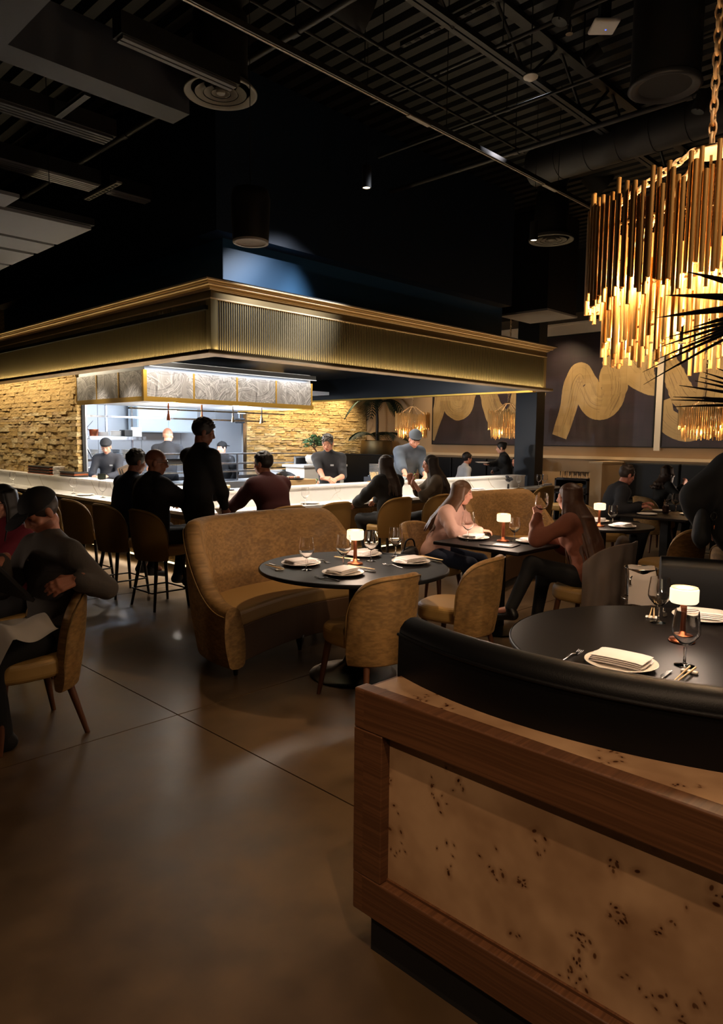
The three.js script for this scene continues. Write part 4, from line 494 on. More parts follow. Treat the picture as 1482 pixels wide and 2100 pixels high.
// ================================================================== PEOPLE
// smooth union of tapered capsules and ellipsoids, meshed with surface nets
const cap3 = (a, b, ra, rb = ra) => ({ a, b, ra, rb }), ell = (c, r, q) => ({ c, r, q: q ? q.clone().invert() : null });
function blob(prims, cell, k, subs = [], color = null) {
  const m = 5 * k, lo = V(1e9, 1e9, 1e9), hi = V(-1e9, -1e9, -1e9), boxes = prims.map((p) => { const b = p.c ? (() => { const R0 = p.q ? Math.max(p.r.x, p.r.y, p.r.z) : 0, e = p.q ? V(R0, R0, R0) : p.r; return [p.c.clone().sub(e), p.c.clone().add(e)]; })() : [V(Math.min(p.a.x - p.ra, p.b.x - p.rb), Math.min(p.a.y - p.ra, p.b.y - p.rb), Math.min(p.a.z - p.ra, p.b.z - p.rb)), V(Math.max(p.a.x + p.ra, p.b.x + p.rb), Math.max(p.a.y + p.ra, p.b.y + p.rb), Math.max(p.a.z + p.ra, p.b.z + p.rb))]; lo.min(b[0]); hi.max(b[1]); return b; });
  const pad = 2 * k + 2 * cell; lo.subScalar(pad); hi.addScalar(pad);
  const nx = Math.ceil((hi.x - lo.x) / cell) + 1, ny = Math.ceil((hi.y - lo.y) / cell) + 1, nz = Math.ceil((hi.z - lo.z) / cell) + 1, S = new Float32Array(nx * ny * nz), q = V();
  const dist = (p, x, y, z) => { if (p.c) { q.set(x - p.c.x, y - p.c.y, z - p.c.z); if (p.q) q.applyQuaternion(p.q); const ax = q.x / p.r.x, ay = q.y / p.r.y, az = q.z / p.r.z, k0 = Math.sqrt(ax * ax + ay * ay + az * az), bx_ = ax / p.r.x, by_ = ay / p.r.y, bz_ = az / p.r.z, k1 = Math.sqrt(bx_ * bx_ + by_ * by_ + bz_ * bz_); return k1 < 1e-9 ? -Math.min(p.r.x, p.r.y, p.r.z) : k0 * (k0 - 1) / k1; }
    if (p.n) return (x - p.p.x) * p.n.x + (y - p.p.y) * p.n.y + (z - p.p.z) * p.n.z;
    const dx = p.b.x - p.a.x, dy = p.b.y - p.a.y, dz = p.b.z - p.a.z, px = x - p.a.x, py = y - p.a.y, pz = z - p.a.z, L = dx * dx + dy * dy + dz * dz, t = L ? Math.min(1, Math.max(0, (px * dx + py * dy + pz * dz) / L)) : 0; return Math.hypot(px - t * dx, py - t * dy, pz - t * dz) - (p.ra + (p.rb - p.ra) * t); };
  prims.forEach((p, n) => { const [b0, b1] = boxes[n], i0 = Math.max(0, Math.floor((b0.x - m - lo.x) / cell)), i1 = Math.min(nx - 1, Math.ceil((b1.x + m - lo.x) / cell)), j0 = Math.max(0, Math.floor((b0.y - m - lo.y) / cell)), j1 = Math.min(ny - 1, Math.ceil((b1.y + m - lo.y) / cell)), k0 = Math.max(0, Math.floor((b0.z - m - lo.z) / cell)), k1 = Math.min(nz - 1, Math.ceil((b1.z + m - lo.z) / cell));
    for (let c = k0; c <= k1; c++) for (let b = j0; b <= j1; b++) for (let a = i0; a <= i1; a++) { const d = dist(p, lo.x + a * cell, lo.y + b * cell, lo.z + c * cell); if (d < m) S[(c * ny + b) * nx + a] += Math.exp(-Math.max(d, -m) / k); } });
  for (let i = 0; i < S.length; i++) S[i] = -k * Math.log(S[i] + 1e-9);
  for (const s of subs) for (let c = 0, i = 0; c < nz; c++) for (let b = 0; b < ny; b++) for (let a = 0; a < nx; a++, i++) { if (S[i] > 0.05) continue; const d = -dist(s, lo.x + a * cell, lo.y + b * cell, lo.z + c * cell); if (d > S[i]) S[i] = d; }
  const id = new Int32Array(nx * ny * nz).fill(-1), pos = [], idx = [], off = [0, 1, nx, nx + 1, nx * ny, nx * ny + 1, nx * ny + nx, nx * ny + nx + 1], E = [[0, 1], [2, 3], [4, 5], [6, 7], [0, 2], [1, 3], [4, 6], [5, 7], [0, 4], [1, 5], [2, 6], [3, 7]];
  for (let c = 0; c < nz - 1; c++) for (let b = 0; b < ny - 1; b++) for (let a = 0; a < nx - 1; a++) { const o = (c * ny + b) * nx + a; let mask = 0; for (let e = 0; e < 8; e++) if (S[o + off[e]] < 0) mask |= 1 << e; if (mask === 0 || mask === 255) continue;
    let x = 0, y = 0, z = 0, n = 0; for (const [e, f] of E) { if (((mask >> e) & 1) === ((mask >> f) & 1)) continue; const s0 = S[o + off[e]], s1 = S[o + off[f]], t = s0 / (s0 - s1); x += (e & 1) + t * ((f & 1) - (e & 1)); y += ((e >> 1) & 1) + t * (((f >> 1) & 1) - ((e >> 1) & 1)); z += (e >> 2) + t * ((f >> 2) - (e >> 2)); n++; }
    id[o] = pos.length / 3; pos.push(lo.x + (a + x / n) * cell, lo.y + (b + y / n) * cell, lo.z + (c + z / n) * cell); }
  const quad = (p, r, s, t, flip) => { if (p < 0 || r < 0 || s < 0 || t < 0) return; flip ? idx.push(p, s, r, r, s, t) : idx.push(p, r, s, r, t, s); };
  for (let c = 1; c < nz - 1; c++) for (let b = 1; b < ny - 1; b++) for (let a = 1; a < nx - 1; a++) { const o = (c * ny + b) * nx + a, s0 = S[o] < 0;
    if (s0 !== S[o + 1] < 0) quad(id[o - nx - nx * ny], id[o - nx * ny], id[o - nx], id[o], !s0);
    if (s0 !== S[o + nx] < 0) quad(id[o - 1 - nx * ny], id[o - nx * ny], id[o - 1], id[o], s0);
    if (s0 !== S[o + nx * ny] < 0) quad(id[o - 1 - nx], id[o - nx], id[o - 1], id[o], !s0); }
  const g = new THREE.BufferGeometry(); g.setAttribute('position', new THREE.Float32BufferAttribute(pos, 3)); g.setIndex(idx); g.computeVertexNormals();
  const uv = new Float32Array(pos.length / 3 * 2); for (let i = 0; i < uv.length / 2; i++) { uv[2 * i] = pos[3 * i] + pos[3 * i + 2]; uv[2 * i + 1] = pos[3 * i + 1]; } g.setAttribute('uv', new THREE.BufferAttribute(uv, 2));
  if (color) { const col = new Float32Array(pos.length); for (let i = 0; i < pos.length; i += 3) { const c = color(V(pos[i], pos[i + 1], pos[i + 2])); col[i] = c.r; col[i + 1] = c.g; col[i + 2] = c.b; } g.setAttribute('color', new THREE.BufferAttribute(col, 3)); }
  return g;
}
function ik(S, W, l1, l2, pole) { const d = W.clone().sub(S); let L = d.length(); if (L > (l1 + l2) * 0.995) { d.setLength((l1 + l2) * 0.995); L = d.length(); W = S.clone().add(d); } const u = d.clone().normalize(), x = (l1 * l1 - l2 * l2 + L * L) / (2 * L), h = Math.sqrt(Math.max(0, l1 * l1 - x * x)), p = pole.clone().sub(u.clone().multiplyScalar(pole.dot(u))).normalize(); return [S.clone().addScaledVector(u, x).addScaledVector(p, h), W]; }
function handPrims(W, d, n, left, curl, out, sc = 1) {
  d = d.clone().normalize(); n = n.clone().sub(d.clone().multiplyScalar(n.dot(d))).normalize(); const t = d.clone().cross(n).multiplyScalar(left ? -1 : 1), at = (p, a, b, c) => p.clone().addScaledVector(d, a * sc).addScaledVector(t, b * sc).addScaledVector(n, c * sc);
  const L = [0.068, 0.077, 0.071, 0.055];
  for (let i = 0; i < 4; i++) { const s = 0.0285 - i * 0.019, kn = at(W, 0.088 - (i === 3 ? 0.008 : 0) - (i === 0 ? 0.003 : 0), s, 0.002); out.push(cap3(at(W, 0.012, s * 0.62, 0), kn, 0.0145 * sc, 0.0115 * sc)); let p = kn, a = 0.12 + curl * 0.75; for (const [f, r0, r1, st] of [[0.45, 0.0096, 0.0088, 0], [0.31, 0.0088, 0.008, 0.75], [0.24, 0.008, 0.0068, 0.55]]) { a += st * (0.15 + curl); const q = p.clone().addScaledVector(d, Math.cos(a) * L[i] * f * sc).addScaledVector(n, Math.sin(a) * L[i] * f * sc).addScaledVector(t, (1.5 - i) * 0.0012 * sc); out.push(cap3(p, q, r0 * sc, r1 * sc)); p = q; } }
  const b = at(W, 0.022, 0.022, 0.004), c = at(W, 0.056, 0.05 - 0.012 * curl, 0.012 + 0.012 * curl), e = at(W, 0.085, 0.052 - 0.026 * curl, 0.02 + 0.02 * curl); out.push(cap3(b, c, 0.0145 * sc, 0.0105 * sc), cap3(c, e, 0.0105 * sc, 0.0078 * sc));
  out.push(cap3(W.clone().addScaledVector(d, -0.03), W, 0.027 * sc, 0.025 * sc));
}
const skinMat = (c) => new THREE.MeshPhysicalMaterial({ color: c, roughness: 0.5, vertexColors: true, sheen: 0.2, sheenColor: new THREE.Color(0xff9070) });
function person(o) {
  const fem = !!o.fem, near = o.near ?? 1, g = thing('person', o.label, 'person', [o.pos[0], o.pos[1] || 0, o.pos[2]], o.yaw); const s = o.s || (fem ? 0.95 : 1.02); g.scale.setScalar(s);
  const inv = new THREE.Quaternion().setFromEuler(new THREE.Euler(0, -o.yaw, 0)); const loc = (w) => V(w[0] - o.pos[0], w[1] - (o.pos[1] || 0), w[2] - o.pos[2]).applyQuaternion(inv).divideScalar(s);
  const sit = o.seat != null, py = sit ? o.seat / s + 0.085 : 0.93, lean = o.lean || 0, hunch = o.hunch ?? 0.12, side = o.side || 0, tw = o.twist || 0;
  const dir = (a, r = side) => V(Math.sin(r), Math.cos(a) * Math.cos(r), Math.sin(a)).normalize();
  const P = V(0, py, 0), C = P.clone().addScaledVector(dir(lean * 0.8), 0.27), N = C.clone().addScaledVector(dir(lean + hunch), 0.23), nd = dir(lean * 0.6 + (o.neck ?? 0.25), side * 0.5), Hc = N.clone().addScaledVector(nd, 0.175);
  const SW = fem ? 0.158 : 0.185, ax = V(Math.cos(tw), 0, -Math.sin(tw)); const Sd = dir(lean + hunch); const shL = N.clone().addScaledVector(Sd, -0.05).addScaledVector(ax, SW), shR = N.clone().addScaledVector(Sd, -0.05).addScaledVector(ax, -SW);
  const hipL = P.clone().add(V(0.088, -0.01, 0)), hipR = P.clone().add(V(-0.088, -0.01, 0));
  const arm = (S, w, left, pole) => ik(S, w ? loc(w) : S.clone().add(V(left ? 0.07 : -0.07, -0.5, 0.06)), 0.285, 0.255, pole ? V(...pole) : V(left ? 0.45 : -0.45, -0.7, -0.5));
  const [elL, wrL] = arm(shL, o.L?.h, true, o.L?.pole), [elR, wrR] = arm(shR, o.R?.h, false, o.R?.pole);
  const foot = (H, w, left) => w ? loc(w) : sit ? V(left ? 0.13 : -0.13, 0.085 / s, 0.36) : V(left ? 0.11 : -0.11, 0.085, left ? 0.02 : -0.03);
  const [knL, anL] = ik(hipL, foot(hipL, o.fL, true), 0.43, 0.42, o.kL ? V(...o.kL) : V(0.12, sit ? 0.8 : 0.1, 1)), [knR, anR] = ik(hipR, foot(hipR, o.fR, false), 0.43, 0.42, o.kR ? V(...o.kR) : V(-0.12, sit ? 0.8 : 0.1, 1));
  const qs = new THREE.Quaternion().setFromEuler(new THREE.Euler(lean + hunch * 0.5, tw * 0.7, -side)), qp = new THREE.Quaternion().setFromEuler(new THREE.Euler(lean * 0.5, 0, 0));
  const w = o.w || 1, torso = (x) => [ell(C.clone().addScaledVector(Sd, 0.09), V((fem ? 0.138 : 0.165) * w + x, 0.17 + x, (fem ? 0.1 : 0.115) * w + x), qs), ell(P.clone().lerp(C, 0.62), V((fem ? 0.118 : 0.148) * w + x, 0.17 + x, (fem ? 0.093 : 0.112) * w + x), qs), ell(P.clone().add(V(0, 0.01, -0.01)), V((fem ? 0.165 : 0.16) * w + x, 0.125 + x, 0.122 * w + x), qp), cap3(shL, shR, 0.055 + x, 0.055 + x), cap3(N.clone().addScaledVector(Sd, 0.0), shL.clone().lerp(N, 0.25), 0.05 + x, 0.052 + x), cap3(N, shR.clone().lerp(N, 0.25), 0.05 + x, 0.052 + x), ...(fem ? [ell(C.clone().addScaledVector(Sd, 0.06).add(V(0.062, 0, 0.085).applyQuaternion(qs)), V(0.058 + x, 0.06 + x, 0.05 + x), qs), ell(C.clone().addScaledVector(Sd, 0.06).add(V(-0.062, 0, 0.085).applyQuaternion(qs)), V(0.058 + x, 0.06 + x, 0.05 + x), qs)] : [])];
  const af = fem ? 0.86 : 1.04, upper = (x) => [cap3(shL, elL, 0.054 * af + x, 0.041 * af + x), cap3(shR, elR, 0.054 * af + x, 0.041 * af + x)], fore = (x, f = 1) => [cap3(elL, elL.clone().lerp(wrL, f), 0.041 * af + x, lerp(0.041, 0.028, f) * af + x), cap3(elR, elR.clone().lerp(wrR, f), 0.041 * af + x, lerp(0.041, 0.028, f) * af + x)];
  const leg = (x, f = 1) => [cap3(hipL, knL, 0.083 + x, 0.057 + x), cap3(hipR, knR, 0.083 + x, 0.057 + x), cap3(knL, knL.clone().lerp(anL, f), 0.055 + x, lerp(0.055, 0.038, f) + x), cap3(knR, knR.clone().lerp(anR, f), 0.055 + x, lerp(0.055, 0.038, f) + x)];
  // head
  const hq = new THREE.Quaternion().setFromEuler(new THREE.Euler(o.head?.[0] ?? 0, o.head?.[1] ?? 0, o.head?.[2] ?? 0, 'YXZ')), hp = (x, y, z) => V(x, y, z).applyQuaternion(hq).add(Hc), hs = fem ? 0.95 : 1;
  const E3 = (x, y, z, a, b, c) => ell(hp(x * hs, y * hs, z * hs), V(a * hs, b * hs, c * hs), hq), Cp = (x, y, z, X, Y, Z, r, q) => cap3(hp(x * hs, y * hs, z * hs), hp(X * hs, Y * hs, Z * hs), r * hs, q * hs);
  const skull = [E3(0, 0.032, -0.012, 0.074, 0.09, 0.094), E3(0, -0.03, 0.028, 0.058, 0.078, 0.062), E3(0, -0.088, 0.05, 0.03, 0.024, 0.028), E3(0.043, -0.062, 0.012, 0.022, 0.03, 0.035), E3(-0.043, -0.062, 0.012, 0.022, 0.03, 0.035), E3(0.04, -0.018, 0.058, 0.024, 0.02, 0.02), E3(-0.04, -0.018, 0.058, 0.024, 0.02, 0.02)];
  const features = [Cp(0, 0.02, 0.083, 0, -0.022, 0.103, 0.008, 0.0115), E3(0.011, -0.027, 0.093, 0.009, 0.007, 0.009), E3(-0.011, -0.027, 0.093, 0.009, 0.007, 0.009), Cp(0.045, 0.03, 0.068, 0.014, 0.03, 0.083, 0.007, 0.007), Cp(-0.045, 0.03, 0.068, -0.014, 0.03, 0.083, 0.007, 0.007), Cp(0.019, -0.053, 0.08, -0.019, -0.053, 0.08, 0.006, 0.006), Cp(0.015, -0.063, 0.079, -0.015, -0.063, 0.079, 0.0065, 0.0065), E3(0.031, 0.01, 0.07, 0.0135, 0.0105, 0.0125), E3(-0.031, 0.01, 0.07, 0.0135, 0.0105, 0.0125), E3(0.077, -0.008, -0.008, 0.01, 0.031, 0.018), E3(-0.077, -0.008, -0.008, 0.01, 0.031, 0.018)];
  const neck = [cap3(N.clone().addScaledVector(Sd, -0.03), hp(0, -0.055, -0.012), fem ? 0.05 : 0.058, fem ? 0.047 : 0.055)];
  const skin = new THREE.Color(1, 1, 1), dk = new THREE.Color(0.12, 0.09, 0.08), lip = new THREE.Color(0.82, 0.42, 0.42), brow = new THREE.Color(0.3, 0.22, 0.18), beard = new THREE.Color(0.6, 0.52, 0.48), scalp = new THREE.Color(0.5, 0.43, 0.4), hi_ = hq.clone().invert();
  const faceCol = (p) => { const q = p.clone().sub(Hc).applyQuaternion(hi_).divideScalar(hs), X = Math.abs(q.x); if (q.z > 0.03) { if (((X - 0.031) / 0.012) ** 2 + ((q.y - 0.009) / 0.005) ** 2 < 1) return dk; if (X > 0.014 && X < 0.047 && Math.abs(q.y - 0.034 + (X - 0.03) ** 2 * 6) < 0.0045) return brow; if (q.z > 0.06 && (q.x / 0.024) ** 2 + ((q.y + 0.058) / 0.0095) ** 2 < 1) return lip; } if (o.beard && q.y < -0.042 && q.z > 0.0 && q.y > -0.13) return beard; if (o.hair === 'shaved' && q.y > 0.02 && (q.z < 0.055 || q.y > 0.075)) return scalp; return skin; };
  const headCell = [0.0075, 0.0055, 0.0042][near], bodyCell = [0.022, 0.017, 0.013][near];
  const handsL = [], handsR = []; handPrims(wrL, o.L?.d ? V(...o.L.d).applyQuaternion(inv) : wrL.clone().sub(elL), o.L?.n ? V(...o.L.n).applyQuaternion(inv) : V(-0.4, -1, 0.0), true, o.L?.curl ?? 0.45, handsL, fem ? 0.9 : 1.02); handPrims(wrR, o.R?.d ? V(...o.R.d).applyQuaternion(inv) : wrR.clone().sub(elR), o.R?.n ? V(...o.R.n).applyQuaternion(inv) : V(0.4, -1, 0.0), false, o.R?.curl ?? 0.45, handsR, fem ? 0.9 : 1.02);
  const white = () => skin, geos = [blob([...torso(-0.012), ...upper(-0.006), ...fore(-0.001), ...leg(-0.012), ...neck, cap3(anL, anL.clone().add(V(0, -0.03, 0.1)), 0.03, 0.025), cap3(anR, anR.clone().add(V(0, -0.03, 0.1)), 0.03, 0.025)], bodyCell, 0.012, [], white), blob([...skull, ...features, cap3(hp(0, -0.07, -0.015), hp(0, -0.055, -0.012), 0.05, 0.05)], headCell, 0.0055, [], faceCol), ...[handsL, handsR].map((h) => blob(h, near === 2 ? 0.0036 : near === 1 ? 0.0045 : 0.006, 0.0028, [], white))];
  part(g, 'body', mergeGeometries(geos), skinMat(o.skin || 0xc98d72));
  // clothes
  const top = new THREE.MeshStandardMaterial({ color: o.top, roughness: o.topRough || 0.85, bumpMap: T.cloth, bumpScale: 0.0008 }), x = o.loose ?? 0.012, sl = o.sleeve ?? 0.93;
  const hem = P.clone().addScaledVector(dir(lean * 0.5), sit ? -0.01 : -0.1);
  const folds = []; { const r = rng((o.seed || 1) * 77 + 5); for (const [A, B, rad] of [[shL, elL, 0.05], [shR, elR, 0.05], ...(sl > 0.5 ? [[elL, wrL, 0.036], [elR, wrR, 0.036]] : [])]) for (let i = 0; i < 4; i++) { const t = 0.15 + 0.75 * r(), c = A.clone().lerp(B, t), a = r() * 6.28, e = V(Math.cos(a), Math.sin(a) * 0.5, Math.sin(a)).multiplyScalar(rad * af * 0.75); folds.push(cap3(c.clone().add(e), c.clone().add(e.clone().multiplyScalar(0.3)).add(V((r() - 0.5) * 0.05, -0.02, (r() - 0.5) * 0.05)), 0.017 + x, 0.02 + x)); } for (let i = 0; i < 7; i++) { const a = r() * 6.28, c = P.clone().lerp(C, 0.15 + 0.9 * r()), e = V(Math.cos(a) * 0.115, 0, Math.sin(a) * 0.08).multiplyScalar(w); folds.push(cap3(c.clone().add(e), c.clone().add(V(Math.cos(a + 0.7) * 0.115 * w, -0.05, Math.sin(a + 0.7) * 0.08 * w)), 0.02 + x, 0.024 + x)); } }
  part(g, o.topName || 'shirt', blob([...torso(x), ...upper(x), ...(sl > 0.02 ? fore(x, sl) : []), ...folds, cap3(hem, P, 0.1 + x, 0.1 + x), ...(o.neckLow ? [] : [cap3(N.clone().addScaledVector(Sd, -0.03), N.clone().addScaledVector(nd, 0.045), 0.062 + x * 0.5, 0.06)])], bodyCell, 0.014, [...(o.neckLow ? [cap3(N.clone().add(V(0, 0.06, 0.14)), N.clone().add(V(0, -0.09, 0.15)), 0.08, 0.05)] : []), ...(sl < 0.02 ? [{ p: elL.clone().lerp(shL, 0.22), n: shL.clone().sub(elL).normalize() }, { p: elR.clone().lerp(shR, 0.22), n: shR.clone().sub(elR).normalize() }].map((pl) => ({ ...pl, n: pl.n })).filter(() => false) : [])]), top);
  part(g, 'trousers', blob([...leg(0.01, 0.97), ell(P.clone().add(V(0, 0.0, -0.01)), V(0.163 * w + 0.006, 0.125, 0.125 * w), qp)], bodyCell, 0.014), new THREE.MeshStandardMaterial({ color: o.legs ?? 0x101012, roughness: 0.85 }));
  const shoeM = std(o.shoes ?? 0x0d0c0c, 0.45); for (const [a, kn] of [[anL, knL], [anR, knR]]) { const f = V(kn.x - hipL.x * 0, 0, 1).setX(o.toe ? o.toe[0] : 0).normalize(), up_ = a.y > 0.16; const toe = a.clone().addScaledVector(f, 0.15).add(V(0, up_ ? -0.09 : -0.055, 0)); part(g, 'shoe', blob([cap3(a.clone().add(V(0, -0.045, -0.035)), toe, 0.036, 0.03), cap3(a.clone().add(V(0, 0.0, -0.005)), a.clone().add(V(0, -0.045, -0.02)), 0.043, 0.038)], 0.012, 0.01, [{ p: V(0, a.y - 0.085, 0), n: V(0, 1, 0) }].filter(() => !up_)), shoeM); }
  // hair and headwear
  const hm = new THREE.MeshPhysicalMaterial({ color: o.hairColor ?? 0x1a120d, roughness: 0.5, sheen: 0.3 }); const hr = rng((o.seed || 3) * 13);
  const faceCut = E3(0, -0.045, 0.1, 0.078, 0.115, 0.085), cutLow = (y, z) => ({ p: hp(0, y, z), n: V(0, 1, 0.25).normalize().applyQuaternion(hq).multiplyScalar(1) });
  if (o.hair === 'short' && o.cap) { part(g, 'hair', blob([E3(0, 0.03, -0.016, 0.079, 0.09, 0.098)], headCell, 0.004, [faceCut, { p: hp(0, -0.055, -0.06), n: V(0, 1, 0.35).normalize().applyQuaternion(hq) }, { p: hp(0, 0.06, 0), n: V(0, -1, 0).applyQuaternion(hq) }]), hm); }
  if (o.hair === 'short' && !o.cap) { const pr = [E3(0, 0.038, -0.014, 0.082, 0.096, 0.102)]; for (let i = 0; i < 70; i++) { const a = hr() * 6.28, b = 0.15 + hr() * 1.25, q = [Math.cos(a) * Math.sin(b) * 0.078, 0.04 + Math.cos(b) * 0.092, -0.014 + Math.sin(a) * Math.sin(b) * 0.098]; pr.push(Cp(q[0], q[1], q[2], q[0] * 1.06 + 0.008 * (hr() - 0.5), q[1] + 0.004, q[2] * 1.05 + 0.012, 0.009, 0.006)); } part(g, 'hair', blob(pr, headCell, 0.004, [faceCut, { p: hp(0, -0.055, -0.06), n: V(0, 1, 0.35).normalize().applyQuaternion(hq) }]), hm); }
  if (o.hair === 'long' || o.hair === 'wavy') { const len = o.hairLen ?? 0.28, wv = o.hair === 'wavy' ? 0.016 : 0.004, pr = [E3(0, 0.036, -0.016, 0.084, 0.098, 0.104)]; const n = near ? 44 : 26;
    for (let i = 0; i < n; i++) { const f = (i + 0.5) / n * 2 - 1, ph = f * 2.05, r0 = 0.011 + 0.004 * hr(), sx = Math.sin(ph), cz = -Math.cos(ph), A = hp(sx * 0.07, 0.055 + 0.02 * hr(), -0.014 + cz * 0.086), B = hp(sx * 0.083, -0.045, -0.01 + cz * 0.09), bk = Math.max(0, -cz), Cc = N.clone().add(V(sx * (0.095 + 0.02 * hr()), 0.0, cz * 0.135 - 0.01 * bk)), l = len * (0.85 + 0.3 * hr()), D = Cc.clone().addScaledVector(Sd, -l).add(V((hr() - 0.5) * 0.03 + sx * 0.01, 0, -0.035 * bk + (cz > 0 ? 0.06 : 0)));
      const pts = [A, B, Cc, Cc.clone().lerp(D, 0.5).add(V(wv * (hr() - 0.5) * 2, 0, wv * (hr() - 0.5) * 2 - 0.012 * bk)), D]; if (len < 0.14) pts.splice(3, 1); for (let k = 0; k < pts.length - 1; k++) pr.push(cap3(pts[k], pts[k + 1], r0 * (k === pts.length - 2 ? 1 : 1.05), r0 * (k === pts.length - 2 ? 0.5 : 1))); if (o.hair === 'wavy') for (let k = 1; k < pts.length; k++) pr.push(ell(pts[k].clone().add(V((hr() - 0.5) * 0.03, (hr() - 0.5) * 0.03, (hr() - 0.5) * 0.03)), V(0.02, 0.02, 0.02))); }
    part(g, 'hair', blob(pr, Math.max(0.005, headCell), 0.0042, [faceCut, E3(0, -0.08, 0.12, 0.06, 0.12, 0.07)]), hm); }
  if (o.hair === 'bun') { part(g, 'hair', blob([E3(0, 0.036, -0.016, 0.084, 0.098, 0.104), E3(0, 0.07, -0.1, 0.042, 0.04, 0.04), ...[...Array(14)].map(() => { const a = hr() * 6.28; return Cp(Math.cos(a) * 0.07, -0.02, -0.03 + Math.sin(a) * 0.05, Math.cos(a) * 0.1, -0.07 * hr(), -0.03 + Math.sin(a) * 0.08, 0.006, 0.003); })], headCell, 0.005, [faceCut]), hm); }
  if (o.cap) { const cm = std(o.capColor ?? 0x15161a, 0.85), bk = o.cap === 'back' ? -1 : 1; if (o.cap === 'flat') { part(g, 'cap', mergeGeometries([blob([E3(0, 0.078, -0.012, 0.093, 0.04, 0.11), Cp(0, 0.05, -0.012, 0, 0.07, -0.012, 0.092, 0.094)], headCell, 0.006, [{ p: hp(0, 0.043, 0.0), n: V(0, 1, 0.16).normalize().applyQuaternion(hq) }])]), cm); part(g, 'cap_band', blob([E3(0, 0.05, -0.01, 0.089, 0.02, 0.106)], headCell, 0.003), std(0x0c0d10, 0.8)); }
    else { const cg = part(g, 'cap', blob([E3(0, 0.045, -0.012, 0.091, 0.09, 0.109)], headCell, 0.004, [{ p: hp(0, 0.036, 0), n: V(0, 1, bk * 0.1).normalize().applyQuaternion(hq) }]), cm); part(cg, 'brim', blob([ell(hp(0, 0.036, bk * 0.128), V(0.075, 0.009, 0.078), hq.clone().multiply(new THREE.Quaternion().setFromEuler(new THREE.Euler(bk * 0.22, 0, 0))))], 0.004, 0.002), cm); part(cg, 'cap_button', new THREE.SphereGeometry(0.008, 10, 8).translate(...hp(0, 0.137, -0.012).toArray()), cm); } }
  if (o.glasses) { const gm = std(0x0b0a0a, 0.35), gg = []; for (const sx of [-1, 1]) { gg.push(new THREE.TorusGeometry(0.022, 0.0022, 6, 20).scale(1.15, 0.8, 1).applyQuaternion(hq).translate(...hp(sx * 0.031, 0.008, 0.1).toArray())); gg.push(rod(hp(sx * 0.056, 0.012, 0.096), hp(sx * 0.083, 0.006, -0.01), 0.0022, 0.0022, 6)); } gg.push(rod(hp(-0.008, 0.012, 0.102), hp(0.008, 0.012, 0.102), 0.002, 0.002, 6)); part(g, 'glasses', mg(gg), gm); }
  if (o.shirtFront) part(g, 'shirt_front', blob([cap3(N.clone().add(V(0, -0.035, 0.055)), C.clone().add(V(0, 0.03, 0.13).applyQuaternion(qs)), 0.045, 0.028)], 0.009, 0.006), std(o.shirtFront, 0.8));
  if (o.apron) part(g, 'apron', blob([ell(C.clone().addScaledVector(Sd, 0.02).add(V(0, 0, 0.06).applyQuaternion(qs)), V(0.12, 0.17, 0.085), qs), ell(P.clone().add(V(0, 0.02, 0.05)), V(0.16, 0.2, 0.1), qp)], 0.016, 0.012), std(o.apron, 0.85));
  if (o.patch) part(g, 'badge', new THREE.BoxGeometry(0.05, 0.025, 0.004).applyQuaternion(qs).translate(...C.clone().addScaledVector(Sd, 0.1).add(V(0.07, 0, 0.136 * w).applyQuaternion(qs)).toArray()), std(0xcfd4da, 0.6));
  if (o.buttons) for (let i = 0; i < o.buttons; i++) part(g, 'button', new THREE.SphereGeometry(0.007, 12, 8).scale(1, 1, 0.5).applyQuaternion(qs).translate(...C.clone().addScaledVector(Sd, 0.14 - 0.1 * i).add(V(0, 0, 0.128 * w - 0.006 * i).applyQuaternion(qs)).toArray()), M.chrome);
  return g;
}
const PI = Math.PI;
// --- at the near tables
person({ label: 'seated man in a dark cap and dark shirt looking down at a black menu', pos: [1.55, 0, -3.88], yaw: -PI / 2 + 0.12, s: 0.99, seat: 0.455, lean: -0.1, hunch: 0.2, neck: 0.35, head: [0.55, 0.0, 0], near: 2, cap: 'front', capColor: 0x17161a, hair: 'short', hairColor: 0x2a1d14, top: 0x4a4440, skin: 0xb97a60, legs: 0x0a0a0c, beard: true, buttons: 2, seed: 3, w: 1.08, L: { h: [1.55, 0.865, -3.57], d: [-0.9, -0.2, -0.1], n: [-0.2, -0.6, -0.7], curl: 0.35, pole: [0.45, -1, -0.55] }, R: { h: [1.3, 0.96, -3.9], d: [-0.8, -0.1, 0.4], n: [0, -1, 0.2], curl: 0.5, pole: [-0.6, -0.8, -0.2] } });
person({ label: 'woman with long dark hair and glasses in a maroon top, cropped by the frame', pos: [1.67, 0, -4.86], yaw: -PI / 2 + 0.25, seat: 0.455, lean: -0.06, fem: true, head: [0.15, 0.2, 0], near: 1, hair: 'long', hairColor: 0x17100d, hairLen: 0.22, glasses: true, top: 0x6e1626, skin: 0xc28a74, legs: 0x131318, seed: 4, L: { h: [1.28, 0.82, -4.66] }, R: { h: [1.26, 0.82, -5.0] } });
person({ label: 'woman in a pale pink blouse leaning on the square table with folded arms', pos: [5.27, 0, -4.14], yaw: 0.25, seat: 0.455, lean: 0.34, hunch: 0.2, fem: true, head: [0.2, 0.25, 0.08], near: 2, hair: 'long', hairColor: 0x5a3d26, hairLen: 0.24, top: 0xd0a79a, topName: 'blouse', loose: 0.018, neckLow: true, skin: 0xd49a84, legs: 0x1c2a44, seed: 5, L: { h: [5.2, 0.8, -3.66], d: [-0.6, -0.1, 0.35], n: [0, -1, 0], pole: [0.9, -0.5, 0] }, R: { h: [5.2, 0.81, -3.58], d: [0.8, -0.05, 0.2], n: [0, -1, 0], pole: [-0.9, -0.6, 0.1] } });
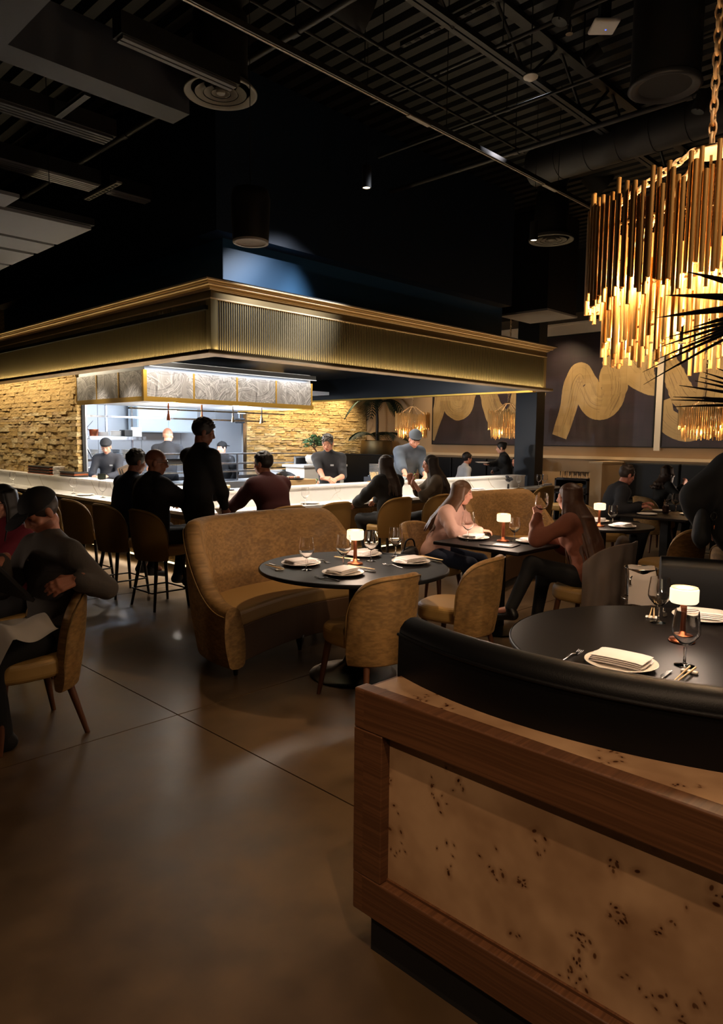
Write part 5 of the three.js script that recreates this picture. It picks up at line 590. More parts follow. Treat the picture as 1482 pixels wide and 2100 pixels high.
person({ label: 'woman with very long brown hair seen from behind, raising a wine glass', pos: [5.27, 0, -2.62], yaw: PI, seat: 0.455, lean: 0.2, side: -0.02, hunch: 0.12, fem: true, head: [0.1, 0.25, 0], near: 2, hair: 'long', hairColor: 0x4a2e20, hairLen: 0.42, top: 0x7a4632, topName: 'sweater', loose: 0.02, skin: 0xd09480, legs: 0x0b0b0d, seed: 6, L: { h: [5.12, 1.0, -2.98], d: [0.35, 0.7, -0.3], n: [0.8, 0.1, -0.4], curl: 0.85, pole: [0.9, -1, 0.1] }, R: { h: [5.3, 0.79, -3.02], d: [-0.5, 0, -0.4], n: [0, -1, 0] }, fL: [4.68, 0.3, -2.93], kL: [0.6, 0.9, 0.8], fR: [5.28, 0.085, -3.05] });
person({ label: 'man with short grey hair and glasses in a dark suit eating at a table', pos: [8.68, 0, -4.05], yaw: 0.75, seat: 0.455, lean: 0.26, hunch: 0.2, head: [0.3, 0.25, 0], near: 1, hair: 'short', hairColor: 0x3a2f28, glasses: true, top: 0x12141c, topName: 'jacket', loose: 0.022, shirtFront: 0x9aa0a8, skin: 0xc2806c, legs: 0x0e0f14, seed: 7, L: { h: [8.95, 0.81, -3.72], n: [0, -1, 0] }, R: { h: [8.6, 0.81, -3.6], n: [0, -1, 0] } });
person({ label: 'woman with curly dark hair in black, hands raised, at the far table', pos: [10.6, 0, -4.15], yaw: 1.0, seat: 0.455, lean: 0.12, fem: true, head: [-0.05, 0.25, 0], near: 1, hair: 'wavy', hairColor: 0x2c1c14, hairLen: 0.06, top: 0x0d1013, neckLow: true, skin: 0xd8a593, legs: 0x0d0d10, seed: 8, L: { h: [10.85, 0.98, -3.9], d: [0.2, 0.7, 0.3], n: [0.3, 0, -0.7], curl: 0.8 }, R: { h: [10.7, 0.95, -3.75], d: [0.3, 0.6, 0], n: [0.3, 0, -0.7], curl: 0.8 } });
person({ label: 'person in a long black coat standing with a bag, mostly cut off by the frame', pos: [5.62, 0, -1.5], yaw: PI / 2 + 0.2, lean: 0.1, head: [0.2, 0, 0], near: 1, hair: 'short', top: 0x08080a, topName: 'coat', loose: 0.075, w: 1.25, skin: 0xb98068, legs: 0x09090b, seed: 9, L: { h: [5.7, 1.0, -1.85], pole: [0.9, -0.5, -0.5] }, R: { h: [5.9, 1.0, -1.4] } });
// --- at the counter
person({ label: 'server in black standing at the corner of the sushi counter, seen from behind', pos: [3.7, 0, -5.78], yaw: PI / 2 + 0.05, lean: 0.04, hunch: 0.08, neck: 0.18, head: [0.22, -0.45, 0], near: 2, hair: 'short', hairColor: 0x0d0a09, top: 0x0b0b0d, skin: 0x7a4f3e, legs: 0x09090b, seed: 10, s: 1.035, L: { h: [4.08, 1.0, -6.02], n: [0, -1, 0], pole: [1, -0.5, -0.5] }, R: { h: [3.97, 0.92, -5.72], d: [0.2, -1, -0.1], n: [0.3, 0, -1], curl: 0.5, pole: [-0.7, -0.6, -0.5] } });
person({ label: 'balding man with glasses in a black jacket leaning on a counter stool', pos: [3.36, 0, -6.04], yaw: PI / 2, seat: 0.6, lean: -0.03, hunch: 0.14, head: [0.12, -0.55, 0], near: 2, hair: 'shaved', glasses: true, top: 0x0c0c0f, topName: 'jacket', loose: 0.03, w: 1.12, skin: 0x9a6650, legs: 0x0d0d10, seed: 11, fL: [3.68, 0.26, -6.12], fR: [3.68, 0.26, -5.92], L: { h: [4.05, 0.9, -6.35] }, R: { h: [4.02, 0.88, -6.0], n: [0, -1, 0] } });
person({ label: 'man in a dark blue shirt on the stool behind the man with glasses', pos: [3.42, 0, -6.74], yaw: PI / 2, seat: 0.6, lean: 0.12, hunch: 0.25, head: [0.2, 0.0, 0], near: 1, hair: 'short', hairColor: 0x14100d, top: 0x15243a, skin: 0x9a6650, legs: 0x0d0d10, seed: 12, fL: [3.68, 0.26, -6.84], fR: [3.68, 0.26, -6.64], L: { h: [4.2, 0.84, -6.9] }, R: { h: [4.2, 0.84, -6.6] } });
person({ label: 'man with short dark hair in a maroon sweater at the counter', pos: [4.55, 0, -5.66], yaw: PI, seat: 0.6, lean: 0.2, hunch: 0.25, head: [0.1, 0.35, 0.05], near: 2, hair: 'short', hairColor: 0x120d0a, top: 0x3e1118, topName: 'sweater', loose: 0.024, w: 1.1, skin: 0x9a6650, legs: 0x0d0d10, seed: 13, fL: [4.45, 0.26, -5.9], fR: [4.65, 0.26, -5.9], L: { h: [4.35, 0.83, -6.25] }, R: { h: [4.85, 0.83, -6.25] } });
person({ label: 'woman in black with straight brown hair down her back at the counter', pos: [6.25, 0, -5.6], yaw: PI - 0.1, seat: 0.6, lean: 0.1, hunch: 0.12, fem: true, head: [0.1, 0.1, 0], near: 1, hair: 'long', hairColor: 0x2c1d14, hairLen: 0.2, top: 0x0a0a0c, topName: 'jacket', loose: 0.03, w: 1.12, skin: 0xc28a74, legs: 0x0d0d10, seed: 14, fL: [6.15, 0.26, -5.9], fR: [6.35, 0.26, -5.9], L: { h: [6.15, 0.83, -6.1] }, R: { h: [6.5, 0.83, -6.1] } });
person({ label: 'woman in an olive top at the counter with her hands clasped near her face', pos: [7.05, 0, -5.5], yaw: -2.3, seat: 0.6, lean: 0.12, fem: true, head: [0.12, 0.1, 0], near: 1, hair: 'long', hairColor: 0x1d130e, hairLen: 0.24, top: 0x4a4033, skin: 0xc98f78, legs: 0x0d0d10, seed: 15, sleeve: 0.25, fL: [6.92, 0.26, -5.75], fR: [7.1, 0.26, -5.8], L: { h: [6.67, 1.1, -5.62], d: [0.1, 0.8, 0.1], n: [0.5, 0, 0.6], curl: 0.8, pole: [0.3, -1, 0] }, R: { h: [6.72, 1.1, -5.72], d: [-0.1, 0.8, 0.1], n: [-0.5, 0, 0.6], curl: 0.8, pole: [-0.3, -1, 0] } });
// --- cooks
person({ label: 'sushi chef with grey-streaked hair in a dark jacket shaping food with both hands', pos: [6.95, 0, -7.42], yaw: -0.95, lean: 0.1, hunch: 0.2, neck: 0.3, head: [0.42, 0.0, 0], near: 2, hair: 'short', hairColor: 0x4a4540, top: 0x34353a, topName: 'chef_jacket', skin: 0xe0a084, legs: 0x16171a, seed: 16, sleeve: 0.02, patch: true, s: 0.98, L: { h: [6.7, 1.05, -7.05], d: [-0.6, 0, 0.5], n: [-0.2, -0.6, -0.4], curl: 0.7 }, R: { h: [6.55, 1.05, -7.1], d: [0.2, 0, 0.8], n: [0.5, -0.6, -0.2], curl: 0.7 } });
person({ label: 'bearded sushi chef in a grey flat cap bent over a cutting board', pos: [8.6, 0, -7.45], yaw: -0.3, lean: 0.3, hunch: 0.3, neck: 0.45, head: [0.62, -0.2, 0], near: 2, cap: 'flat', capColor: 0x6a737d, hair: 'shaved', beard: true, top: 0x5c6674, topName: 'chef_jacket', apron: 0x25272b, loose: 0.025, w: 1.18, skin: 0xe0a084, legs: 0x16171a, seed: 17, sleeve: 0.3, s: 1.06, L: { h: [8.55, 1.05, -6.95], n: [0, -1, 0], d: [-0.6, -0.2, 0.5], curl: 0.6 }, R: { h: [8.1, 1.05, -6.95], n: [0, -1, 0], d: [0.3, -0.2, 0.6], curl: 0.6 } });
person({ label: 'cook in a dark skull cap and jacket looking down at the steel counter', pos: [5.32, 0, -10.85], yaw: -0.7, lean: 0.18, hunch: 0.25, neck: 0.4, head: [0.45, 0, 0], near: 1, cap: 'flat', capColor: 0x33363c, hair: 'shaved', top: 0x3c3f48, topName: 'chef_jacket', patch: true, skin: 0xe0a98e, legs: 0x16171a, seed: 18, s: 0.93, L: { h: [5.1, 1.0, -10.5] }, R: { h: [4.95, 1.0, -10.65] } });
person({ label: 'cook in black bending by the spray hose with one bare arm stretched out', pos: [5.0, 0, -12.75], yaw: 1.2, lean: 0.55, hunch: 0.3, head: [0.5, 0, 0], near: 0, hair: 'short', top: 0x24262c, skin: 0xd9a084, legs: 0x16171a, seed: 19, s: 0.95, sleeve: 0.02, L: { h: [5.65, 1.25, -12.9], d: [1, 0.1, 0] }, R: { h: [5.5, 0.95, -12.5] } });
person({ label: 'bald cook in a dark jacket standing at the pass, back turned', pos: [6.2, 0, -10.6], yaw: 2.4, lean: 0.06, head: [0.1, -0.3, 0], near: 1, hair: 'shaved', top: 0x2b2e35, topName: 'chef_jacket', skin: 0xd8a288, legs: 0x16171a, seed: 20, s: 1.03, L: { h: [6.5, 1.1, -11.0] }, R: { h: [6.1, 1.1, -11.0] } });
person({ label: 'cook with slicked grey hair half hidden behind the server', pos: [7.35, 0, -11.2], yaw: -1.2, lean: 0.05, head: [0.1, 0, 0], near: 1, hair: 'short', hairColor: 0x5c544c, top: 0x2f66a0, skin: 0xe0a98e, legs: 0x16171a, seed: 21, s: 0.98 });
person({ label: 'cook with a black cap worn backwards facing the stove', pos: [7.35, 0, -10.55], yaw: -1.4, lean: 0.08, head: [0.1, 0, 0], near: 1, cap: 'back', capColor: 0x101114, hair: 'short', top: 0x17181c, skin: 0xe0a98e, legs: 0x16171a, seed: 22, s: 0.9 });
// --- far banquette
person({ label: 'man with swept dark hair in a white shirt on the far banquette', pos: [12.2, 0, -8.9], yaw: 1.0, seat: 0.46, lean: 0.02, head: [0, 0.2, 0], near: 1, hair: 'short', hairColor: 0x1a1310, top: 0xc9ccd2, skin: 0xcf9078, legs: 0x16171a, seed: 23 });
person({ label: 'woman in black standing by the far tables holding out a small plate', pos: [11.4, 0, -7.3], yaw: -2.6, lean: 0.12, fem: true, head: [0.2, 0, 0], near: 1, hair: 'bun', hairColor: 0x15100d, top: 0x0a0a0c, loose: 0.02, skin: 0xd8a288, legs: 0x0a0a0c, seed: 24, s: 0.93, L: { h: [11.55, 1.0, -7.75] }, R: { h: [10.98, 1.17, -7.45], n: [0, 1, 0], curl: 0.2 } });
person({ label: 'seated woman with dark hair behind the standing woman in black', pos: [12.9, 0, -8.0], yaw: -1.8, seat: 0.46, fem: true, near: 0, hair: 'long', hairColor: 0x120d0b, top: 0x141215, skin: 0xc28a74, legs: 0x0d0d10, seed: 25 });
// ================================================================== TABLE LAMPS
function makeLamp() {
  const t = thing('table_lamp', 'x', 'lamp');
  part(t, 'base', lathe([[0, 0], [0.052, 0], [0.054, 0.006], [0.05, 0.014], [0.02, 0.02], [0.0135, 0.04], [0, 0.04]], 40), M.copper);
  part(t, 'stem', lathe([[0.0135, 0.03], [0.0125, 0.1], [0.0135, 0.172], [0, 0.172]], 24), M.copper);
  const sh = part(t, 'shade', lathe([[0.012, 0.172], [0.052, 0.172], [0.058, 0.18], [0.058, 0.23], [0.054, 0.236], [0.012, 0.236]], 48), M.shade);
  part(sh, 'shade_cap', lathe([[0, 0.2362], [0.054, 0.2362], [0.054, 0.239], [0.02, 0.24], [0, 0.24]], 40), M.brassPale); return t;
}
const lampProto = makeLamp(); let lampN = 0;
for (const [x, z, l] of [[3.09, -1.08, 'copper table lamp glowing on the large booth table'], [3.4, -3.37, 'copper table lamp glowing amid four place settings on the settee table'], [5.12, -3.3, 'copper table lamp glowing between the two women'], [6.78, -3.24, 'copper table lamp glowing on the table behind the long-haired woman'], [11.15, -3.6, 'small table lamp glowing beside the curly-haired woman'], [0.6, -4.3, 'copper table lamp on the round table of the man in the cap']]) { if (lampN++) copy(lampProto, [x, 0.75, z], 0, l); else { lampProto.position.set(x, 0.75, z); lampProto.userData.label = l; } bulb(x, 0.945, z, x < 1 ? 0.12 : 0.45, 0xffe0c6, 2); bulb(x, 1.03, z, 0.05, 0xffdcbc, 2); }
// ================================================================== GLASSES, PLATES, NAPKINS, CUTLERY
const glassPts = [[0.0, 0.001], [0.036, 0.001], [0.037, 0.003], [0.02, 0.006], [0.006, 0.012], [0.0045, 0.04], [0.0062, 0.072], [0.02, 0.086], [0.044, 0.114], [0.0515, 0.13], [0.051, 0.15], [0.043, 0.218], [0.0416, 0.218], [0.0497, 0.15], [0.0502, 0.131], [0.043, 0.116], [0.018, 0.0885], [0.0, 0.086]];
function makeGlass(pts, name) { const t = thing(name, 'x', 'glass'); part(t, 'bowl', lathe([[0.0, 0.0765], ...pts.slice(7)], 40), M.glass); part(t, 'stem', lathe([...pts.slice(0, 7), [0.0, 0.0755]], 28), M.glass); return t; }
const gProto = makeGlass(glassPts, 'wine_glass'); let gN = 0;
function wineGlass(x, y, z, label, s = 1, group) { const o = gN++ ? copy(gProto, [x, y, z], 0, label, group) : gProto; o.position.set(x, y, z); o.userData.label = label; if (group) o.userData.group = group; else delete o.userData.group; o.scale.setScalar(s); return o; }
for (const [x, z, l] of [[2.76, -0.95, 'tumbler-like stem glass in front of the lamp on the booth table'], [3.34, -1.28, 'stem glass behind the lamp on the booth table']]) wineGlass(x, 0.75, z, l);
for (const [x, z, l] of [[3.01, -3.43, 'stem glass before the plate nearest the arm of the settee'], [3.26, -3.34, 'stem glass just beside the lamp on the settee table, arm side'], [3.57, -3.38, 'stem glass just beside the lamp on the settee table, chair side'], [3.85, -3.4, 'stem glass closest to the woman in pink on the settee table']]) wineGlass(x, 0.75, z, l);
wineGlass(4.93, 0.75, -3.53, 'tall wine glass in front of the woman in pink', 1.15); wineGlass(5.2, 0.75, -3.24, 'water glass in front of the lamp between the two women', 0.95);
{ const g0 = wineGlass(5.16, 0.98, -2.98, 'wine glass raised in the hand of the long-haired woman', 1.05); g0.rotation.set(0.35, 0, 0.42); }
wineGlass(7.0, 0.75, -3.2, 'stem glass beside the lamp behind the draped chair', 0.95); wineGlass(8.98, 0.75, -3.3, 'tall stem glass by the hands of the man in the suit', 1.05); wineGlass(11.0, 0.75, -3.55, 'stem glass beside the small lamp on the far table');
for (const [x, z, l] of [[11.28, -6.56, 'stem glass at the end of the marble wall, inner one'], [11.42, -6.52, 'stem glass at the end of the marble wall, outer one'], [10.6, -6.55, 'stem glass on the ledge in front of the dark flower vase'], [5.7, -6.52, 'stem glass on the white ledge beside the man in maroon'], [7.15, -6.55, 'stem glass on the white ledge next to the wooden tissue box'], [4.3, -9.0, 'stem glass on the ledge nearest the man in the blue shirt'], [4.3, -9.9, 'stem glass on the ledge above the seated man’s cap'], [4.3, -12.2, 'stem glass on the ledge farthest along the stone side']]) wineGlass(x, 0.8, z, l, 1);
const plateGeo = lathe([[0, 0.003], [0.075, 0.003], [0.085, 0.001], [0.12, 0.012], [0.135, 0.018], [0.134, 0.021], [0.118, 0.017], [0.085, 0.008], [0, 0.008]], 56);
const pProto = single('plate', 'x', 'plate', plateGeo, M.china); let pN = 0;
function plate(x, y, z, label, s = 1, group) { const o = pN++ ? copy(pProto, [x, y, z], 0, label, group) : pProto; o.position.set(x, y, z); o.userData.label = label; if (group) o.userData.group = group; o.scale.setScalar(s); return o; }
function makeNapkin() { const t = thing('napkin', 'x', 'napkin'); const W = 0.2, D = 0.135;
  for (let k = 0; k < 4; k++) { const y = 0.004 + k * 0.0075; part(t, 'fold', grid(14, 40, (u, v) => { const a = v * 2 * PI, p = 5, c = Math.cos(a), s = Math.sin(a), th = 0.0034; const zz = Math.sign(c) * Math.pow(Math.abs(c), 2 / p) * D / 2, yy = Math.sign(s) * Math.pow(Math.abs(s), 2 / 2.2) * th * Math.sqrt(Math.min(1, u * 14, (1 - u) * 14)); const sag = 0.012 * Math.pow(Math.abs(u * 2 - 1), 3) ; const q = V((u - 0.5) * (W + 0.006 * Math.sin(k * 2.1)), y + yy - sag * (0.3) + 0.0012 * Math.sin(zz * 90 + k) , zz * (1 - 0.02 * k) + 0.002 * Math.sin(k * 3)); q.u = u; q.v = v; return q; }), M.linen); }
  part(t, 'edge_roll', tube([V(W / 2 - 0.004, 0.004, -D / 2 + 0.004), V(W / 2 + 0.003, 0.016, 0), V(W / 2 - 0.004, 0.004, D / 2 - 0.004)], 0.006, 20, 8), M.linen); return t; }
const nProto = makeNapkin(); let nN = 0;
function napkin(x, y, z, turn, label) { const o = nN++ ? copy(nProto, [x, y, z], turn, label) : nProto; o.position.set(x, y, z); o.rotation.set(0, turn, 0); o.userData.label = label; return o; }
function makeFork() { const t = thing('fork', 'x', 'fork'); part(t, 'handle', tube([V(0, 0.004, -0.1), V(0, 0.006, -0.05), V(0, 0.012, 0.0), V(0, 0.006, 0.035)], 0.0034, 20, 8), M.chrome); const tn = []; for (let i = 0; i < 4; i++) { const x = -0.0105 + i * 0.007; tn.push(tube([V(x, 0.006, 0.045), V(x, 0.004, 0.07), V(x, 0.008, 0.09)], 0.0016, 8, 6)); } part(t, 'tines', mg(tn), M.chrome); part(t, 'head', rb(0.026, 0.0036, 0.022, 0.0016, 0, 0.006, 0.04), M.chrome); return t; }
function makeKnife() { const t = thing('knife', 'x', 'knife'); part(t, 'handle', rb(0.013, 0.008, 0.09, 0.0035, 0, 0.006, -0.06), M.chrome); part(t, 'blade', slab([[-0.001, 0], [0.014, 0.012], [0.015, 0.08], [0.004, 0.105], [-0.003, 0.1], [-0.004, 0]], 0.005, 0.002, 0.0005, 1).translate(0, 0, -0.015), M.chrome); return t; }
function makeChopstick() { const t = thing('chopstick', 'x', 'chopstick'); part(t, 'stick', rod(V(0, 0.012, -0.11), V(0, 0.014, 0.11), 0.0022, 0.0038, 8), M.bambooLight); return t; }
const fProto = makeFork(), kProto = makeKnife(), cProto = makeChopstick(), rProto = single('chopstick_rest', 'x', 'rest', rb(0.06, 0.011, 0.022, 0.005, 0, 0.0055, 0), M.china); const cnt = new Map();
function lay(pr, x, z, turn, label, y = 0.75) { const o = cnt.get(pr) ? copy(pr, [x, y, z], turn, label) : pr; cnt.set(pr, 1); o.position.set(x, y, z); o.rotation.set(0, turn, 0); o.userData.label = label; return o; }
// place settings: sitter direction f (from the setting toward the table middle)
function setting(x, z, ang, who, cutlery = true) {
  const R_ = (dx, dz) => [x + dx * Math.cos(ang) + dz * Math.sin(ang), z - dx * Math.sin(ang) + dz * Math.cos(ang)];
  plate(x, 0.75, z, 'white plate under a folded napkin, ' + who); napkin(x, 0.766, z, ang, 'folded white napkin on the plate ' + who);
  if (!cutlery) return;
  let p = R_(0.19, -0.02); lay(fProto, p[0], p[1], ang, 'steel fork ' + who); p = R_(-0.17, -0.03); lay(kProto, p[0], p[1], ang, 'steel knife ' + who);
  p = R_(-0.215, 0.02); lay(cProto, p[0], p[1], ang + 0.03, 'pale chopstick next to the knife ' + who); p = R_(-0.23, 0.02); lay(cProto, p[0], p[1], ang - 0.02, 'pale chopstick on the outer side ' + who); p = R_(-0.222, 0.09); lay(rProto, p[0], p[1], ang, 'white chopstick rest ' + who);
}
setting(2.58, -1.12, PI / 2 + 0.06, 'nearest the booth back on the large round table'); setting(3.57, -1.16, -PI / 2 + 0.35, 'beyond the lamp on the large round table');
setting(3.11, -3.60, -0.15, 'nearest the settee arm'); setting(3.08, -3.16, PI + 0.15, 'before the barrel chair with its back to us'); setting(3.70, -3.58, 0.1, 'behind the settee-table lamp'); setting(3.72, -3.14, PI - 0.1, 'at the chair end of the settee table');
{ setting(5.06, -3.56, 0.2, 'under the arms of the woman in pink', false); setting(5.25, -3.1, PI, 'by the elbow of the long-haired woman', false); const t = thing('menu', 'dark menu card lying on the square table', 'menu', [4.92, 0.752, -3.2], 0.2); part(t, 'cover', rb(0.2, 0.006, 0.28, 0.002, 0, 0.003, 0), M.darkBoard); part(t, 'card', rb(0.09, 0.002, 0.14, 0.0008, -0.02, 0.007, 0.03), M.paper);
  setting(7.15, -3.45, 0, 'on the table behind the draped chair', false); setting(6.9, -3.05, PI, 'beside the empty pale chair', false);
  const pl = [[8.35, -3.4, 'near the edge by the suited man'], [8.75, -3.05, 'in the middle of the suited man’s table'], [8.9, -3.45, 'beside the carafe of the suited man']]; for (const [x, z, w] of pl) plate(x, 0.75, z, 'pale dinner plate ' + w, 0.85); }
{ const mk = (x, z, h, name, label) => { const t = thing(name, label, 'bottle', [x, 0.75, z]); part(t, 'body', lathe([[0, 0], [0.032, 0], [0.034, 0.01], [0.034, h * 0.5], [0.02, h * 0.68], [0.024, h], [0.0225, h], [0.0185, h * 0.68], [0.032, h * 0.5], [0, 0.006]], 28), M.glass); part(t, 'drink', lathe([[0, 0.007], [0.031, 0.01], [0.0315, h * 0.46], [0, h * 0.46]], 24), std(0x2a0a06, 0.2)); }; mk(8.72, -3.32, 0.17, 'carafe', 'tall carafe of dark drink before the man in the suit'); mk(8.8, -3.36, 0.13, 'soy_bottle', 'short bottle of dark sauce beside the carafe'); }
// ================================================================== ON THE COUNTER
for (let i = 0; i < 6; i++) single('serving_board', ['lowest copper-edged serving board stacked at the stone wall', 'second copper-edged serving board in the stone-side stack', 'third copper-edged serving board in the stone-side stack', 'fourth copper-edged serving board in the stone-side stack', 'fifth copper-edged serving board in the stone-side stack', 'topmost copper-edged serving board in the stone-side stack'][i], 'board', rb(0.24, 0.02, 0.9 - (i % 2) * 0.05, 0.006, 0, 0.01, 0), i % 2 ? M.darkBoard : M.copper, [4.6, 1.005 + i * 0.0215, -11.6]);
for (let i = 0; i < 7; i++) single('napkin', 'folded white napkin in the pile between the serving boards', 'napkin', rb(0.2, 0.02, 0.2, 0.008, 0, 0.01, 0), M.linen, [4.6, 1.005 + i * 0.02, -10.98], 0.1 * (i % 3), 'napkin pile on the marble wall');
for (let i = 0; i < 3; i++) single('serving_board', ['lowest dark board stacked next to the kitchen opening', 'middle copper board stacked next to the kitchen opening', 'topmost dark board stacked next to the kitchen opening'][i], 'board', rb(0.22, 0.025, 0.5, 0.006, 0, 0.012, 0), i === 1 ? M.copper : M.darkBoard, [4.6, 1.005 + i * 0.0265, -10.55]);
{ const t = thing('display_screen', 'small dark card holder on the marble wall', 'sign', [4.58, 1.005, -9.6], -0.9); part(t, 'card', rb(0.12, 0.08, 0.01, 0.003, 0, 0.045, 0), std(0x1d241c, 0.4)); part(t, 'foot', rb(0.06, 0.008, 0.05, 0.003, 0, 0.004, 0), M.black); }
for (let i = 0; i < 5; i++) { const o = single('menu', ['dark leather menu leaning at the front of the leaning menus', 'second dark leather menu of the leaning row', 'third dark leather menu of the leaning row', 'fourth dark leather menu of the leaning row', 'last dark leather menu of the leaning row'][i], 'menu', rb(0.02, 0.26, 0.18, 0.004, 0, 0.13, 0), i % 2 ? M.darkBoard : std(0x6b5540, 0.6), [4.6, 1.0, -8.7 - i * 0.035]); o.rotation.set(-0.6, 0.8, 0.0); }
{ const t = thing('sushi_box', 'pale wooden box carrying small plates of food', 'box', [6.15, 0.9, -7.35], 0); part(t, 'case', mg([rb(0.7, 0.16, 0.28, 0.006, 0, 0.08, 0)]), M.woodLight); }
{ const t = thing('serving_plate', 'dark plate of nigiri on the pale wooden box', 'plate', [6.2, 1.06, -7.33]); part(t, 'plate', lathe([[0, 0], [0.12, 0], [0.15, 0.016], [0, 0.008]], 30), M.darkBoard); const r = rng(4); for (let i = 0; i < 9; i++) part(t, 'nigiri', rb(0.05, 0.03, 0.025, 0.01, (r() - 0.5) * 0.18, 0.03, (r() - 0.5) * 0.12), std([0xe9a07e, 0xf3ece2, 0xd9765a][i % 3], 0.5)); }
{ const t = thing('salmon_head', 'fan of pink salmon and lettuce standing on the counter', 'food', [5.6, 0.9, -7.2]); part(t, 'fish', blob([ell(V(0, 0.12, 0), V(0.1, 0.11, 0.05)), ell(V(0.05, 0.08, 0.03), V(0.06, 0.07, 0.04))], 0.01, 0.008), std(0xd9805c, 0.5)); part(t, 'lettuce', blob([...Array(9)].map((_, i) => ell(V(-0.12 + i * 0.03, 0.05 + 0.07 * Math.sin(i), -0.04 + 0.02 * (i % 3)), V(0.035, 0.06, 0.02))), 0.01, 0.006), M.leafGreen); }
{ const t = thing('sushi_case', 'dark curved lid of the fish case behind the wooden box', 'case', [6.35, 0.9, -7.75]); part(t, 'lid', grid(20, 2, (u, v) => V(-0.35 + 0.7 * u, 0.26 * Math.sin(PI * Math.min(1, 0.2 + u * 0.8)), (v - 0.5) * 0.3)), new THREE.MeshStandardMaterial({ color: 0x4b4d50, roughness: 0.4, side: THREE.DoubleSide })); part(t, 'tray', rb(0.72, 0.05, 0.34, 0.01, 0, 0.025, 0), M.steel); }
{ const t = thing('garnish_tray', 'long tray of colourful garnishes in front of the sushi chef', 'tray', [6.75, 0.9, -7.62]); part(t, 'tray', rb(0.7, 0.05, 0.3, 0.01, 0, 0.025, 0), M.china); const r = rng(12), g = [[], [], []]; for (let i = 0; i < 60; i++) g[i % 3].push(new THREE.SphereGeometry(0.016 + 0.012 * r(), 8, 6).translate((r() - 0.5) * 0.62, 0.06 + 0.05 * r(), (r() - 0.5) * 0.24)); g.forEach((q, i) => { part(t, 'garnish', mg(q), std([0xe3a27c, 0x6f8f4a, 0xf2eadc][i], 0.6)).userData.kind = 'stuff'; }); }
{ const t = thing('straw_basket', 'long straw mat basket standing on the marble wall', 'basket', [7.5, 1.005, -6.9], 0.0); const r = rng(31), g = []; for (let i = 0; i < 90; i++) { const x = -0.24 + 0.48 * i / 89; g.push(rod(V(x, 0, 0.03), V(x + (r() - 0.5) * 0.02, 0.13 + 0.015 * r(), -0.02), 0.0042, 0.0036, 6)); } part(t, 'straw', mg(g), std(0xd8bf92, 0.8)).userData.kind = 'stuff'; part(t, 'tray', rb(0.5, 0.012, 0.12, 0.004, 0, 0.006, 0), M.woodLight); }
single('bowl', 'pale blue bowl next to the straw basket', 'bowl', lathe([[0, 0], [0.03, 0], [0.05, 0.01], [0.075, 0.06], [0.072, 0.06], [0.046, 0.014], [0, 0.008]], 32), std(0xb9c9d0, 0.3), [7.87, 1.005, -6.85]);
{ const t = thing('sauce_bottle', 'small green bottle with a dark cap behind the bowl', 'bottle', [8.25, 1.005, -6.92]); part(t, 'body', lathe([[0, 0], [0.02, 0], [0.022, 0.06], [0.01, 0.085], [0.01, 0.1], [0, 0.1]], 20), std(0x7aa83c, 0.3)); part(t, 'cap', cyl(0.011, 0.01, 0.03, 0, 0.1, 0, 14), M.black); }
{ const t = thing('tissue_box', 'small wooden box holding folded papers on the white ledge', 'box', [7.0, 0.8, -6.56], 0.2); part(t, 'box', rb(0.12, 0.09, 0.1, 0.004, 0, 0.045, 0), M.woodLight); for (let i = 0; i < 4; i++) part(t, 'paper', rb(0.09, 0.13, 0.004, 0.001, 0, 0.12, -0.03 + i * 0.02), M.paper); }
{ const t = thing('flower_vase', 'small dark flower sprig standing on the ledge by the wall end', 'flower', [10.35, 0.8, -6.6]); part(t, 'vase', cyl(0.02, 0.015, 0.08, 0, 0, 0, 16), M.black); const r = rng(3); part(t, 'blossom', blob([...Array(9)].map(() => ell(V((r() - 0.5) * 0.12, 0.13 + 0.1 * r(), (r() - 0.5) * 0.08), V(0.025, 0.025, 0.025))), 0.008, 0.004), std(0x2b2b30, 0.8)); }
for (const [x, z, l] of [[5.3, -6.55, 'white plate on the ledge beside the man in maroon, nearer him'], [5.85, -6.6, 'white plate on the ledge just past the stem glass'], [8.2, -6.55, 'white plate on the ledge between the two women'], [11.55, -6.55, 'white plate at the very end of the ledge'], [4.28, -9.5, 'white plate on the ledge above the cap'], [4.28, -11.2, 'white plate on the far stone-side ledge'], [9.4, -6.55, 'white plate on the ledge behind the woman in pink']]) plate(x, 0.8, z, l, 0.95);
napkin(11.58, 0.82, -6.55, 0.3, 'folded napkin at the very end of the ledge'); napkin(8.2, 0.82, -6.55, 0, 'folded napkin on the ledge between the two women'); napkin(9.4, 0.82, -6.55, 0, 'folded napkin on the ledge behind the woman in pink');
{ const t = thing('sushi_plate', 'black plate of food on the marble wall by the server', 'plate', [4.75, 1.005, -6.85]); part(t, 'plate', lathe([[0, 0], [0.1, 0], [0.125, 0.014], [0, 0.008]], 30), M.darkBoard); part(t, 'food', rb(0.13, 0.05, 0.06, 0.016, 0, 0.035, 0), std(0xe8cf9c, 0.6)); }
{ const t = thing('rice_bowl', 'bright bowl of pale food in front of the man with glasses', 'bowl', [4.3, 0.8, -6.25]); part(t, 'bowl', lathe([[0, 0], [0.04, 0], [0.09, 0.07], [0.086, 0.07], [0, 0.012]], 30), M.china); part(t, 'rice', blob([ell(V(0, 0.07, 0), V(0.075, 0.035, 0.075))], 0.012, 0.006), M.paper); }
{ const t = thing('cutting_board', 'long wooden cutting board under the bearded chef’s hands', 'board', [8.4, 0.9, -7.15]); part(t, 'board', rb(0.9, 0.08, 0.3, 0.008, 0, 0.04, 0), M.bambooLight); }
